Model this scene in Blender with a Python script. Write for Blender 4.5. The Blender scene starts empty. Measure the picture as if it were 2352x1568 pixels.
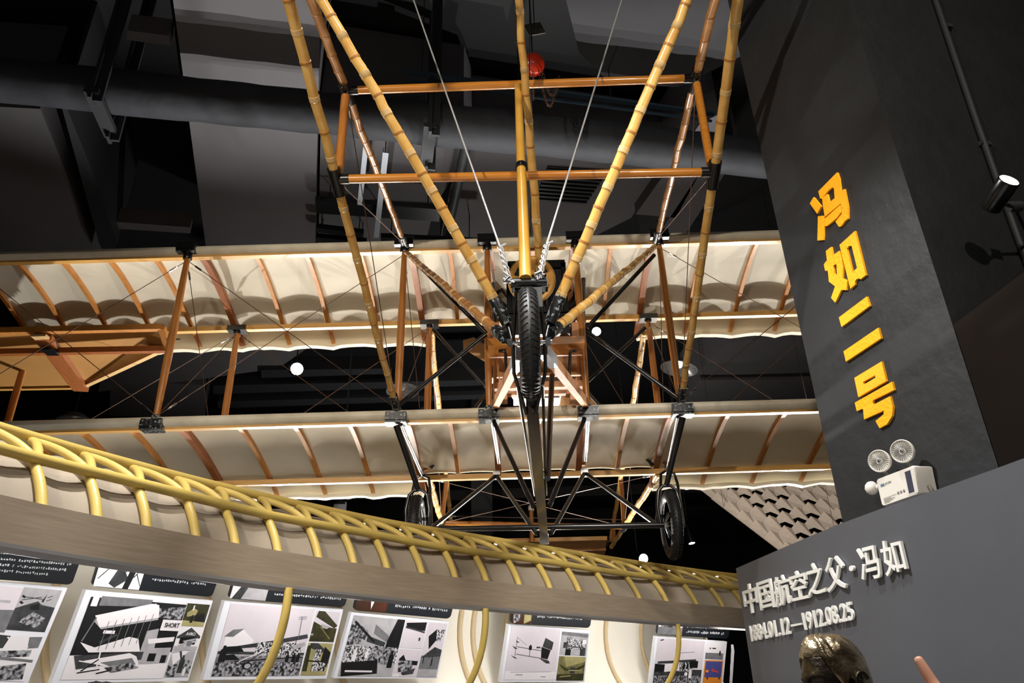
import bpy, math, random
from mathutils import Vector, Matrix, noise
random.seed(7)
SC = bpy.context.scene
COL = SC.collection
PI = math.pi
# ---------------------------------------------------------------- camera
F = 1700.0; TH = math.radians(26.05); RO = math.radians(1.6); EYE = 1.55
ct, st, cr, sr = math.cos(TH), math.sin(TH), math.cos(RO), math.sin(RO)
R0, U0, FW = Vector((1, 0, 0)), Vector((0, -st, ct)), Vector((0, ct, st))
RV = R0 * cr - U0 * sr
UV = R0 * sr + U0 * cr
CAM = Vector((0, 0, EYE))
cd = bpy.data.cameras.new('camera'); cam = bpy.data.objects.new('camera', cd); COL.objects.link(cam)
cd.sensor_fit = 'HORIZONTAL'; cd.sensor_width = 36.0; cd.lens = 36.0 * F / 2352.0
cd.clip_start = 0.02; cd.clip_end = 200
cam.matrix_world = Matrix(((RV.x, UV.x, -FW.x, 0), (RV.y, UV.y, -FW.y, 0), (RV.z, UV.z, -FW.z, EYE), (0, 0, 0, 1)))
SC.camera = cam
# ---------------------------------------------------------------- world, exposure
w = bpy.data.worlds.new('world'); SC.world = w; w.use_nodes = True
w.node_tree.nodes['Background'].inputs[0].default_value = (0.75, 0.82, 1.0, 1)
w.node_tree.nodes['Background'].inputs[1].default_value = 0.012
SC.view_settings.view_transform = 'Standard'; SC.view_settings.look = 'None'
SC.view_settings.exposure = 0.0; SC.view_settings.gamma = 1.0
try: SC.view_settings.use_curve_mapping = False
except Exception: pass
# ---------------------------------------------------------------- lights
def lamp(name, kind, loc, power, color=(1, 1, 1), target=None, size=0.1, angle=60, blend=0.3, sizey=None):
    l = bpy.data.lights.new(name, kind); l.energy = power; l.color = color
    if kind == 'AREA':
        l.size = size
        if sizey: l.shape = 'RECTANGLE'; l.size_y = sizey
    else: l.shadow_soft_size = size
    if kind == 'SPOT': l.spot_size = math.radians(angle); l.spot_blend = blend
    o = bpy.data.objects.new(name, l); COL.objects.link(o); o.location = loc
    if target is not None:
        o.rotation_euler = (Vector(target) - Vector(loc)).to_track_quat('-Z', 'Y').to_euler()
    return o
WARM = (1.0, 0.90, 0.76); NEUT = (1.0, 0.975, 0.935)
# low spotlights behind the aircraft, shining forward and up under the wings
for lx, tx, pw in ((-2.9, -2.6, 920), (0.3, 0.2, 520), (3.4, 2.6, 980)):
    lamp('rear_spotlight', 'SPOT', (lx, 9.2, 2.3), pw, NEUT, (tx, 5.2, 4.6), 0.03, 110, 0.5)
# soft fill lights added low behind the aircraft to brighten the lower wing's underside
lamp('lower_wing_fill', 'SPOT', (-2.2, 10.8, 1.0), 1700, WARM, (-1.6, 5.4, 3.4), 0.5, 60, 0.8)
lamp('lower_wing_fill', 'SPOT', (2.4, 10.8, 1.0), 900, WARM, (1.6, 5.4, 3.4), 0.5, 60, 0.8)
# unseen light added to brighten the ceiling at the far end
lamp('far_ceiling_fill', 'SPOT', (-0.5, 15.0, 2.5), 420, NEUT, (-0.5, 14.0, 9), 0.3, 130, 0.6)
lamp('kite_fill', 'SPOT', (1.9, 9.0, 6.2), 480, NEUT, (4.1, 11.3, 4.2), 0.1, 70, 0.6)  # extra light added to brighten the kite
# spotlights in front of the aircraft
lamp('front_spotlight', 'SPOT', (-2.4, -1.5, 4.6), 800, WARM, (0.0, 4.6, 3.9), 0.06, 62, 0.6)
lamp('front_spotlight', 'SPOT', (1.6, -2.0, 5.2), 300, WARM, (0.6, 4.6, 3.9), 0.06, 60, 0.6)
# spotlight over the sign wall
lamp('sign_spotlight', 'SPOT', (-0.6, 2.15, 4.9), 540, NEUT, (1.40, 2.55, 1.9), 0.02, 50, 0.8)
# fill lights added to brighten the front of the gallery canopy
lamp('canopy_front_fill', 'SPOT', (1.0, -0.4, 5.6), 330, NEUT, (-0.7, 4.0, 2.2), 0.25, 60, 1.0)
lamp('canopy_front_fill', 'SPOT', (1.0, 1.6, 4.2), 260, NEUT, (0.7, 5.4, 2.2), 0.25, 55, 1.0)
# unseen lamps added so floor bounce fills the underside of the lower wing
lamp('floor_bounce_fill', 'SPOT', (-0.6, 1.0, 9.3), 4200, NEUT, (-0.6, 1.2, 0), 0.15, 44, 0.6)
lamp('floor_bounce_fill', 'SPOT', (-1.2, 8.6, 9.3), 11000, NEUT, (-1.2, 8.4, 0), 0.15, 50, 0.6)
# light under the gallery canopy
# (strip lights are built with the gallery below)

# ---------------------------------------------------------------- geometry helpers
def ray(px, py):
    return RV * ((px - 1176) / F) + UV * ((784 - py) / F) + FW
def at(px, py, X=None, Y=None, Z=None):
    d = ray(px, py)
    k = X / d.x if X is not None else (Y / d.y if Y is not None else (Z - EYE) / d.z)
    return CAM + d * k
def onplane(px, py, p0, n):
    d = ray(px, py); return CAM + d * ((p0 - CAM).dot(n) / d.dot(n))
V = Vector
class M:
    def __init__(s): s.v = []; s.f = []; s.m = []
    def add(s, vs, fs, mi=0):
        b = len(s.v); s.v += [V(p) for p in vs]
        for k, f in enumerate(fs):
            s.f.append(tuple(i + b for i in f)); s.m.append(mi if isinstance(mi, int) else mi[k])
        return s
    def tube(s, pts, rs, n=10, mi=0, caps=True, closed=False, rb=None):
        pts = [V(p) for p in pts]; L = len(pts)
        if not isinstance(rs, (list, tuple)): rs = [rs] * L
        rb = rb if rb is not None else 1.0
        t0 = (pts[1] - pts[0]).normalized()
        a = t0.cross(V((0, 0, 1)))
        if a.length < 1e-3: a = t0.cross(V((0, 1, 0)))
        a.normalize(); vs = []; prev = t0
        for i, p in enumerate(pts):
            if closed: t = pts[(i + 1) % L] - pts[i - 1]
            else: t = pts[min(i + 1, L - 1)] - pts[max(i - 1, 0)]
            t = t.normalized() if t.length > 1e-9 else prev
            a = a - t * a.dot(t)
            if a.length < 1e-6: a = t.orthogonal()
            a.normalize(); b = t.cross(a); prev = t
            for k in range(n):
                q = 2 * PI * k / n
                vs.append(p + a * (math.cos(q) * rs[i]) + b * (math.sin(q) * rs[i] * rb))
        fs = []; mm = []
        for i in range(L if closed else L - 1):
            j = (i + 1) % L
            for k in range(n):
                fs.append((i * n + k, i * n + (k + 1) % n, j * n + (k + 1) % n, j * n + k))
                mm.append(mi if isinstance(mi, int) else mi[i])
        if caps and not closed:
            fs.append(tuple(range(n - 1, -1, -1))); mm.append(mi if isinstance(mi, int) else mi[0])
            fs.append(tuple((L - 1) * n + k for k in range(n))); mm.append(mi if isinstance(mi, int) else mi[-1])
        return s.add(vs, fs, mm)
    def hexa(s, q, mi=0):   # 8 verts: bottom 4 ccw, top 4
        return s.add(q, [(3, 2, 1, 0), (4, 5, 6, 7), (0, 1, 5, 4), (1, 2, 6, 5), (2, 3, 7, 6), (3, 0, 4, 7)], mi)
    def box(s, c, d, mi=0, ax=None):
        c = V(c); X, Y, Z = ax if ax else (V((1, 0, 0)), V((0, 1, 0)), V((0, 0, 1)))
        h = [x / 2 for x in d]
        q = [c + X * (a * h[0]) + Y * (b * h[1]) + Z * (e * h[2]) for e in (-1, 1) for a, b in ((-1, -1), (1, -1), (1, 1), (-1, 1))]
        return s.hexa(q, mi)
    def beam(s, p0, p1, wd, ht, up=(0, 0, 1), mi=0):
        p0, p1 = V(p0), V(p1); t = (p1 - p0).normalized(); sd = t.cross(V(up))
        if sd.length < 1e-4: sd = t.orthogonal()
        sd.normalize(); u = sd.cross(t)
        q = [p + sd * (a * wd / 2) + u * (b * ht / 2) for p in (p0, p1) for a, b in ((-1, -1), (1, -1), (1, 1), (-1, 1))]
        return s.hexa(q, mi)
    def prism(s, poly, vec, mi=0):
        n = len(poly); poly = [V(p) for p in poly]; vec = V(vec)
        return s.add(poly + [p + vec for p in poly], [tuple(range(n - 1, -1, -1)), tuple(range(n, 2 * n))] + [(i, (i + 1) % n, (i + 1) % n + n, i + n) for i in range(n)], mi)
    def lathe(s, prof, c, ax, n=24, mi=0):   # prof: (r, h) along axis
        c = V(c); ax = V(ax).normalized(); a = ax.orthogonal().normalized(); b = ax.cross(a); vs = []
        for r, h in prof:
            for k in range(n):
                q = 2 * PI * k / n; vs.append(c + ax * h + a * (r * math.cos(q)) + b * (r * math.sin(q)))
        L = len(prof); fs = []; mm = []
        for i in range(L - 1):
            for k in range(n):
                fs.append((i * n + k, i * n + (k + 1) % n, (i + 1) * n + (k + 1) % n, (i + 1) * n + k)); mm.append(mi if isinstance(mi, int) else mi[i])
        if prof[0][0] > 1e-6: fs.append(tuple(range(n - 1, -1, -1))); mm.append(mi if isinstance(mi, int) else mi[0])
        if prof[-1][0] > 1e-6: fs.append(tuple((L - 1) * n + k for k in range(n))); mm.append(mi if isinstance(mi, int) else mi[-1])
        return s.add(vs, fs, mm)
    def grid(s, g, mi=0, closeu=False):
        R = len(g); Cn = len(g[0]); fs = []
        for i in range(R - 1 + (1 if closeu else 0)):
            for k in range(Cn - 1):
                i2 = (i + 1) % R
                fs.append((i * Cn + k, i * Cn + k + 1, i2 * Cn + k + 1, i2 * Cn + k))
        return s.add([p for r in g for p in r], fs, mi)
    def build(s, name, mats, parent=None, smooth=None, label=None, angle=50):
        me = bpy.data.meshes.new(name)
        if not isinstance(mats, (list, tuple)): mats = [mats]
        lo = V([min(p[i] for p in s.v) for i in range(3)]); hi = V([max(p[i] for p in s.v) for i in range(3)])
        c = V(((lo.x + hi.x) / 2, (lo.y + hi.y) / 2, lo.z))
        me.from_pydata([p - c for p in s.v], [], s.f)
        for m in mats: me.materials.append(m)
        me.polygons.foreach_set('material_index', s.m)
        me.polygons.foreach_set('use_smooth', [True] * len(me.polygons))
        me.update(); 
        try: me.set_sharp_from_angle(angle=math.radians(angle))
        except Exception: pass
        o = bpy.data.objects.new(name, me); COL.objects.link(o); o.location = c
        WL[o.name] = c
        if parent is not None:
            o.parent = parent; o.location = c - WL[parent.name]
        if label: o['label'] = label
        return o
WL = {}
def tag(o, label, cat, group=None, kind=None):
    o['label'] = label; o['category'] = cat
    if group: o['group'] = group
    if kind: o['kind'] = kind
    return o
def thing(name, loc, label, cat, group=None):
    o = bpy.data.objects.new(name, None); COL.objects.link(o); o.location = loc; WL[o.name] = V(loc)
    o.empty_display_size = 0.1
    return tag(o, label, cat, group)
def struct(o): o['kind'] = 'structure'; return o
# ---------------------------------------------------------------- materials
def S(c): return tuple((x / 255 / 12.92) if x / 255 <= 0.04045 else ((x / 255 + 0.055) / 1.055) ** 2.4 for x in c)
def mat(name, rgb, rough=0.6, metal=0.0, var=0.0, scale=8.0, stretch=(1, 1, 1), bump=0.0, bscale=None, coat=0.0, rgb2=None, contrast=None, detail=4, trans=0.0, emit=None, estr=0.0, spec=0.5):
    m = bpy.data.materials.new(name); m.use_nodes = True; nt = m.node_tree; N = nt.nodes; L = nt.links
    b = N['Principled BSDF']; out = N['Material Output']
    b.inputs['Roughness'].default_value = rough; b.inputs['Metallic'].default_value = metal
    b.inputs['Coat Weight'].default_value = coat; b.inputs['Coat Roughness'].default_value = 0.12
    b.inputs['Specular IOR Level'].default_value = spec
    col = S(rgb) + (1,)
    b.inputs['Base Color'].default_value = col
    if var > 0 or rgb2 or bump > 0:
        tc = N.new('ShaderNodeTexCoord'); mp = N.new('ShaderNodeMapping'); mp.inputs['Scale'].default_value = stretch
        L.new(tc.outputs['Object'], mp.inputs['Vector'])
    if var > 0 or rgb2:
        nz = N.new('ShaderNodeTexNoise'); nz.inputs['Scale'].default_value = scale; nz.inputs['Detail'].default_value = detail
        L.new(mp.outputs['Vector'], nz.inputs['Vector'])
        rp = N.new('ShaderNodeValToRGB')
        if contrast: rp.color_ramp.elements[0].position, rp.color_ramp.elements[1].position = contrast
        else: rp.color_ramp.elements[0].position, rp.color_ramp.elements[1].position = 0.3, 0.7
        c2 = S(rgb2) + (1,) if rgb2 else tuple(min(1, x * (1 + var)) for x in col[:3]) + (1,)
        c1 = col if rgb2 else tuple(x * (1 - var) for x in col[:3]) + (1,)
        rp.color_ramp.elements[0].color = c1; rp.color_ramp.elements[1].color = c2
        L.new(nz.outputs['Fac'], rp.inputs['Fac']); L.new(rp.outputs['Color'], b.inputs['Base Color'])
    if bump > 0:
        n2 = N.new('ShaderNodeTexNoise'); n2.inputs['Scale'].default_value = bscale or scale; n2.inputs['Detail'].default_value = 5
        L.new(mp.outputs['Vector'], n2.inputs['Vector'])
        bp = N.new('ShaderNodeBump'); bp.inputs['Strength'].default_value = bump; bp.inputs['Distance'].default_value = 0.02
        L.new(n2.outputs['Fac'], bp.inputs['Height']); L.new(bp.outputs['Normal'], b.inputs['Normal'])
    if emit:
        b.inputs['Emission Color'].default_value = S(emit) + (1,); b.inputs['Emission Strength'].default_value = estr
    if trans > 0:
        tr = N.new('ShaderNodeBsdfTranslucent'); mx = N.new('ShaderNodeMixShader'); mx.inputs[0].default_value = trans
        src = b.inputs['Base Color'].links[0].from_socket if b.inputs['Base Color'].links else None
        if src: L.new(src, tr.inputs['Color'])
        else: tr.inputs['Color'].default_value = col
        L.new(b.outputs[0], mx.inputs[1]); L.new(tr.outputs[0], mx.inputs[2]); L.new(mx.outputs[0], out.inputs['Surface'])
    return m
BAM = mat('bamboo_yellow', (198, 146, 70), 0.32, var=0.22, scale=9, stretch=(1, 1, 1), coat=0.4, rgb2=(222, 180, 104))
BAMD = mat('bamboo_brown', (150, 96, 48), 0.28, var=0.3, scale=10, coat=0.6, rgb2=(186, 134, 76))
BAMP = mat('bamboo_smooth', (200, 146, 56), 0.3, scale=5, rgb2=(214, 164, 70), coat=0.4)
NODE = mat('bamboo_node', (160, 106, 48), 0.45)
TAPE = mat('bamboo_pale_ring', (200, 166, 112), 0.6)
OAK = mat('varnished_strut_wood', (164, 102, 44), 0.3, rgb2=(180, 118, 58), scale=5, stretch=(20, 20, 1.5), coat=0.4)
XBAR = mat('varnished_crossbar_wood', (200, 132, 50), 0.25, rgb2=(182, 112, 38), scale=3, stretch=(1.5, 14, 14), coat=0.6)
SPAR = mat('pale_spar_wood', (205, 160, 88), 0.45, rgb2=(190, 140, 68), scale=4, stretch=(1.2, 12, 12), coat=0.15)
RIBW = mat('rib_wood', (190, 128, 58), 0.5, rgb2=(170, 108, 44), scale=6, stretch=(10, 2, 10))
RIBD = mat('dark_rib_wood', (150, 88, 40), 0.45, rgb2=(134, 74, 32), scale=6, stretch=(10, 2, 10))
PROPM = mat('propeller_wood', (238, 196, 142), .4, rgb2=(224, 178, 122), scale=4)
PLYW = mat('tan_plywood', (176, 128, 72), 0.5, rgb2=(160, 112, 60), scale=3, stretch=(1, 6, 6))
RAWW = mat('bright_raw_wood', (208, 150, 104), 0.55, rgb2=(190, 128, 84), scale=5, stretch=(8, 2, 8))
CLOTH = mat('doped_wing_cloth', (230, 223, 205), 0.65, var=0.05, scale=3.0, trans=0.38, bump=0.06, bscale=5)
LECL = mat('leading_edge_cloth', (226, 216, 194), 0.7, rgb2=(204, 194, 172), scale=7)
BLK = mat('black_enamel', (16, 17, 19), 0.28, coat=0.3)
CHIP = mat('chipped_black_paint', (20, 22, 24), 0.35, rgb2=(140, 150, 152), scale=48, contrast=(0.57, 0.61))
STEEL = mat('bright_steel', (190, 192, 196), 0.25, metal=1.0)
GALV = mat('galvanised_steel', (206, 212, 222), 0.35, metal=0.35, var=0.15, scale=60)
WIRE = mat('bracing_wire', (120, 96, 84), 0.4, metal=0.8)
ROPE = mat('steel_rope', (196, 198, 200), 0.45, metal=0.4, bump=0.3, bscale=120)
RUB = mat('tyre_rubber', (22, 23, 25), 0.5, bump=0.15, bscale=60)
SKID = mat('dark_skid_paint', (52, 42, 42), 0.22, coat=0.4, rgb2=(34, 28, 29), scale=8)
WHEELW = mat('steering_wheel_wood', (200, 150, 72), 0.4, rgb2=(184, 132, 60), scale=6)
GREYM = mat('grey_engine_metal', (128, 128, 134), 0.45, metal=0.35, var=0.1, scale=12)
BRASS = mat('aged_brass', (120, 84, 46), 0.35, metal=0.8)
DARKM = mat('dark_engine_iron', (34, 33, 34), 0.4, metal=0.5, var=0.4, scale=20)
YEL = mat('yellow_tube_paint', (200, 174, 94), 0.42, var=0.06, scale=10, bump=0.05, bscale=50)
SKIN_F = mat('canopy_cloth', (158, 146, 130), 0.75, var=0.07, scale=5, bump=0.35, bscale=4, trans=0.12)
FASC = mat('fascia_wood_grain', (164, 148, 128), 0.6, rgb2=(148, 132, 113), scale=3, stretch=(2, 2, 40))
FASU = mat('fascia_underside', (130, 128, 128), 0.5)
CREAM = mat('cream_liner', (242, 237, 224), 0.7, var=0.03, scale=3)
CREAMR = mat('cream_rib', (214, 192, 152), 0.6)
WALLD = mat('dark_grey_plaster', (52, 52, 54), 0.55, var=0.08, scale=3, bump=0.12, bscale=9)
SIGNW = mat('grey_painted_board', (84, 86, 92), 0.5, var=0.05, scale=4, bump=0.05, bscale=12)
PILL = mat('charcoal_plaster', (33, 35, 38), 0.6, var=0.12, scale=5, bump=0.35, bscale=11)
ORNG = mat('orange_foam_letter', (252, 172, 10), 0.6, bump=0.25, bscale=70)
WHITE = mat('white_acrylic', (236, 236, 232), 0.4)
BRNP = mat('dark_brown_board', (58, 44, 36), 0.6, var=0.15, scale=4)
BRONZE = mat('patinated_bronze', (40, 34, 26), 0.34, metal=0.8, rgb2=(140, 118, 78), scale=6, contrast=(0.45, 0.68), bump=0.5, bscale=22)
BRONZH = mat('rubbed_bronze', (84, 72, 54), 0.27, metal=0.85, rgb2=(196, 180, 146), scale=9, contrast=(0.38, 0.66), bump=0.5, bscale=26)
CEIL = mat('black_ceiling_paint', (30, 30, 32), 0.8)
CGREY = mat('grey_ceiling_board', (110, 107, 110), 0.75, var=0.05, scale=2)
CSHADE = mat('shaded_grey_ceiling_board', (66, 65, 69), 0.75, var=0.05, scale=2)  # same grey board, darkened so its colour stands in for shade
DUCTM = mat('charcoal_duct_wrap', (58, 60, 66), 0.7, var=0.15, scale=4, bump=0.6, bscale=5)
DSTL = mat('dark_painted_steel', (54, 56, 60), 0.55)
BLUEC = mat('blue_grey_conduit', (92, 116, 136), 0.35, metal=0.6)
HOIST = mat('orange_red_hoist', (206, 50, 22), 0.35, coat=0.3)
CHAIN = mat('rusty_chain', (100, 74, 58), 0.5, metal=0.6)
CARD = mat('weathered_plate', (120, 118, 100), 0.7, rgb2=(70, 66, 58), scale=18)
GLOW = mat('lamp_glow', (255, 255, 255), emit=(255, 252, 246), estr=22)
GLOWS = mat('dim_lamp_glow', (255, 255, 255), emit=(255, 250, 240), estr=2.5)
PLAST = mat('white_plastic', (226, 222, 214), 0.4)
LENS = mat('clear_ribbed_lens', (228, 226, 220), 0.2, metal=0.2, var=0.25, scale=60)
GLASSD = mat('pressed_glass_shade', (190, 188, 186), 0.15, metal=0.45, var=0.2, scale=14)
KITE = mat('kite_cloth', (196, 178, 160), 0.85, trans=0.35, var=0.05, scale=20)
KITES = mat('kite_spar', (150, 126, 104), 0.6)
FLESH = mat('skin', (214, 158, 130), 0.5)
HAIR = mat('black_hair', (20, 14, 12), 0.55, bump=0.15, bscale=60)
SHIRT = mat('navy_shirt', (40, 46, 66), 0.8)
TROU = mat('grey_trousers', (60, 60, 64), 0.8)
FLOORM = mat('pale_floor_tile', (178, 174, 168), 0.4, var=0.05, scale=2)
def cable(pts, r, name, m, parent=None, n=6):
    return M().tube(pts, r, n).build(name, m, parent)
# ================================================================ ROOM
room = (-14.0, 9.0, -4.0, 24.0, 9.6)
x0, x1, y0, y1, zc = room
def wallbox(name, c, d, m): return struct(M().box(c, d).build(name, m))
wallbox('floor', ((x0 + x1) / 2, (y0 + y1) / 2, -0.1), (x1 - x0, y1 - y0, 0.2), FLOORM)
wallbox('ceiling', ((x0 + x1) / 2, (y0 + y1) / 2, zc + 0.1), (x1 - x0, y1 - y0, 0.2), CEIL)
wallbox('wall_left', (x0 - 0.1, (y0 + y1) / 2, zc / 2), (0.2, y1 - y0, zc), WALLD)
wallbox('wall_right', (x1 + 0.1, (y0 + y1) / 2, zc / 2), (0.2, y1 - y0, zc), WALLD)
wallbox('wall_back', ((x0 + x1) / 2, y1 + 0.1, zc / 2), (x1 - x0, 0.2, zc), CEIL)
wallbox('wall_front', ((x0 + x1) / 2, y0 - 0.1, zc / 2), (x1 - x0, 0.2, zc), WALLD)

# ---- ceiling furniture: boxes whose undersides hang at height z
def slab(px, z, h, m, name='ceiling_panel'):
    return M().prism([at(a, b, Z=z) for a, b in px], (0, 0, h)).build(name, m)
struct(slab([(388, -70), (738, -70), (722, 620), (480, 620)], 8.1, 1.4, CGREY))
struct(slab([(-300, 230), (92, 250), (150, 392), (232, 620), (-300, 620)], 8.1, 1.4, CGREY))
struct(slab([(738, 215), (1065, 262), (1090, 330), (1000, 470), (960, 620), (730, 620)], 8.25, 1.2, CGREY))
struct(slab([(1085, 300), (1530, 360), (1450, 500), (1290, 580), (1010, 560), (1030, 440)], 8.4, 1.0, CGREY))
struct(slab([(1285, -60), (1720, -60), (1700, 130), (1560, 200), (1400, 190), (1330, 120)], 8.4, 1.0, CSHADE))
struct(slab([(1608, 284), (1652, 262), (1660, 300), (1552, 500), (1460, 492)], 8.2, 1.2, CGREY, 'ceiling_beam'))
struct(slab([(1652, 330), (1700, 345), (1560, 560), (1500, 600), (1478, 590)], 8.2, 1.2, CGREY, 'ceiling_beam'))
struct(slab([(292, 70), (388, 82), (392, 104), (290, 92)], 8.1, 0.25, CGREY, 'ceiling_beam'))
struct(slab([(250, 508), (437, 522), (437, 536), (250, 524)], 8.1, 0.25, CGREY, 'ceiling_beam'))
struct(slab([(140, 240), (150, 240), (215, 400), (270, 560), (250, 600), (228, 560)], 7.9, 1.7, DSTL, 'ceiling_beam'))
# far ceiling beyond the aircraft
struct(slab([(225, 900), (250, 800), (690, 760), (705, 800), (640, 845), (480, 868)], 8.0, 1.4, CGREY))
struct(slab([(1595, 860), (1690, 770), (1880, 770), (1880, 855), (1700, 860)], 8.2, 1.2, CGREY))
struct(slab([(1560, 930), (1610, 872), (1880, 872), (1880, 960)], 8.2, 1.2, CGREY))
struct(slab([(250, 955), (255, 872), (470, 885), (470, 960)], 8.2, 1.2, CGREY))
struct(slab([(600, 850), (900, 846), (900, 858), (600, 868)], 7.9, 0.3, DSTL, 'ceiling_beam'))
struct(slab([(490, 885), (1130, 872), (1130, 884), (490, 905)], 7.9, 0.3, DSTL, 'ceiling_beam'))
struct(slab([(500, 922), (1130, 905), (1130, 915), (500, 938)], 7.9, 0.3, DSTL, 'ceiling_beam'))
struct(slab([(1000, 1150), (1900, 1120), (1900, 1132), (1000, 1164)], 7.0, 0.3, DSTL, 'ceiling_beam'))
# a far square column behind the aircraft
pc = at(1108, 1200, Y=19.5)
struct(M().box((pc.x, 19.5, zc / 2), (0.55, 0.55, zc)).build('trim_1', WALLD))
# vent grille
vp = [at(a, b, Z=8.38) for a, b in ((1258, 383), (1397, 392), (1345, 468), (1228, 460))]
vent = M().prism(vp, (0, 0, 0.05)).build('air_vent', DSTL)
tag(vent, 'dark rectangular slatted air vent set in the grey ceiling above the wing', 'vent')
for k in range(9):
    t = (k + 0.5) / 9
    M().beam(vp[0].lerp(vp[3], t) - V((0, 0, .012)), vp[1].lerp(vp[2], t) - V((0, 0, .012)), 0.03, 0.02).build('slat', BLK, vent)
# black cable trays on the ceiling left of centre
for i, (a, b, ht) in enumerate([((726, 470), (1010, 490), 26), ((726, 523), (835, 536), 14), ((726, 545), (842, 556), 12), ((875, 545), (1100, 556), 12)]):
    p, q = at(*a, Z=7.9), at(*b, Z=7.9)
    o = M().beam(p, q, 0.12 if ht < 20 else 0.3, 0.08).build('cable_tray', BLK)
    tag(o, ['wide black cable tray crossing the ceiling behind the bamboo poles', 'upper of two short black cable trays above the wing', 'lower of two short black cable trays just above the wing', 'black cable tray right above the wing beside the silver channel'][i], 'cable tray', 'ceiling cable trays')
    for t in (.1, .9):
        c = p.lerp(q, t); M().tube([c, V((c.x, c.y, zc))], .008, 6).build('hanger_rod', DSTL, o)
# silver strut channels
for i, (a, b, wd) in enumerate([((886, 350), (864, 545), 0.065), ((842, 320), (826, 470), 0.055)]):
    p, q = at(*a, Z=7.75), at(*b, Z=7.75)
    m_ = M(); m_.beam(p, q, wd, 0.012)
    sd = (q - p).normalized().cross(V((0, 0, 1))).normalized()
    for s_ in (-1, 1): m_.beam(p + sd * (s_ * wd / 2) + V((0, 0, .03)), q + sd * (s_ * wd / 2) + V((0, 0, .03)), 0.008, 0.07)
    o = m_.build('steel_channel', GALV)
    tag(o, ['bright galvanised steel channel hanging below the ceiling beside a bamboo pole', 'dull short steel channel left of the bright one'][i], 'steel channel')
    for t in (0.08, 0.92):
        c = p.lerp(q, t); M().tube([c, V((c.x, c.y, zc))], 0.008, 6).build('hanger_rod', DSTL, o)
# black threaded conduit slanting on the ceiling
for i, (a, b, r) in enumerate([((1080, 290), (1026, 540), 0.07), ((705, 470), (690, 560), 0.04)][:1]):
    p, q = at(*a, Z=8.05), at(*b, Z=8.05)
    o = M().tube([p, q], r, 12).build('drain_pipe', DSTL); tag(o, 'dark pipe slanting behind the large duct above the wing', 'pipe')
    for t in (.1, .9):
        c = p.lerp(q, t); M().tube([c, V((c.x, c.y, zc))], .01, 6).build('hanger_rod', DSTL, o)
p, q = at(930, 165, Z=7.9), at(1640, 262, Z=7.9)
o = M().beam(p, q, 0.06, 0.03).beam(p + V((0, 0.12, 0.0)), q + V((0, 0.12, 0.0)), 0.025, 0.025).build('conduit_run', BLUEC)
tag(o, 'pair of blue grey conduits running above the round duct', 'conduit')
for t in (.05, .35, .65, .95):
    c = p.lerp(q, t); M().tube([c, V((c.x, c.y, zc))], .006, 6).build('hanger_rod', DSTL, o)
# large round duct
ax_ = [at(a, b, Z=7.5) for a, b in ((-420, 140), (0, 185), (250, 212), (500, 232), (1000, 285), (1400, 327), (1700, 358), (2300, 420))]
pa, pb = ax_[0], ax_[-1]
pts = [pa.lerp(pb, i / 60) for i in range(61)]
rs = [0.235 + 0.02 * noise.noise(V((i * .6, 1.3, 0))) + (0.012 if i % 6 == 0 else 0) for i in range(61)]
duct = M().tube(pts, rs, 22).build('round_duct', DUCTM)
tag(duct, 'long charcoal wrapped round duct crossing the ceiling in front of the grey panels', 'duct')
def hanger(pxc, lab):
    c = min(pts, key=lambda p: abs((p - CAM).normalized().dot(RV) - ray(pxc, 250).normalized().dot(RV)) )
    t = (pb - pa).normalized(); sd = V((0, 0, 1)).cross(t).normalized()
    h = thing('duct_hanger', c - V((0, 0, .34)), lab, 'hanger', 'duct hangers')
    for s_ in (-1, 1):
        b = c + sd * (s_ * 0.29)
        M().beam(b - V((0, 0, .42)), V((b.x, b.y, zc)), 0.12, 0.035, up=t).beam(b + t * .06 - V((0, 0, .42)), V((b.x, b.y, zc)) + t * .06, 0.03, 0.09, up=t).build('side_channel', DSTL, h)
    M().beam(c + sd * -.34 - V((0, 0, .32)), c + sd * .34 - V((0, 0, .32)), 0.14, 0.06).build('cross_channel', DSTL, h)
hanger(238, 'heavy dark steel bracket holding the left end of the round duct')
hanger(1000, 'dark steel bracket holding the middle of the round duct')
# chain hoist with suspension cable
hc = at(1226, 148, Y=5.5)
h = thing('chain_hoist', hc, 'orange red chain hoist hanging on a cable above the middle of the wing', 'hoist')
axh = V((0.25, -0.75, -0.55)).normalized()
M().lathe([(0.0, -.07), (.085, -.07), (.1, -.05), (.1, .04), (.085, .06), (.0, .065)], hc, axh, 28).build('housing', HOIST, h)
M().lathe([(.105, -.03), (.115, -.03), (.115, .0), (.105, .0)], hc, axh, 28).build('rim_band', HOIST, h)
M().tube([hc + V((-.01, 0, .1)), V((hc.x - .01, hc.y, zc))], .009, 8).build('top_hook', DSTL, h)
def chain(pts, parent, r=.011):
    m_ = M()
    for i in range(len(pts) - 1):
        a, b = pts[i], pts[i + 1]; t = (b - a).normalized(); s_ = t.orthogonal().normalized()
        if i % 2: s_ = t.cross(s_)
        c = (a + b) / 2; L = (b - a).length * .62
        m_.tube([c + t * (math.cos(q) * L) + s_ * (math.sin(q) * r * 1.3) for q in [2 * PI * k / 10 for k in range(10)]], r * .38, 5, closed=True)
    return m_.build('chain', CHAIN, parent)
def cat(p, q, sag, n):
    return [p.lerp(q, i / n) - V((0, 0, sag * 4 * (i / n) * (1 - i / n))) for i in range(n + 1)]
chain(cat(hc + V((.05, 0, -.08)), hc + V((.22, .1, -.1)), .42, 26), h)
chain(cat(hc + V((.08, 0, -.08)), hc + V((.26, .12, -.05)), .3, 22), h)
chain(cat(hc + V((-.01, 0, -.1)), hc + V((-.02, .02, -.45)), .0, 12), h)
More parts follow.
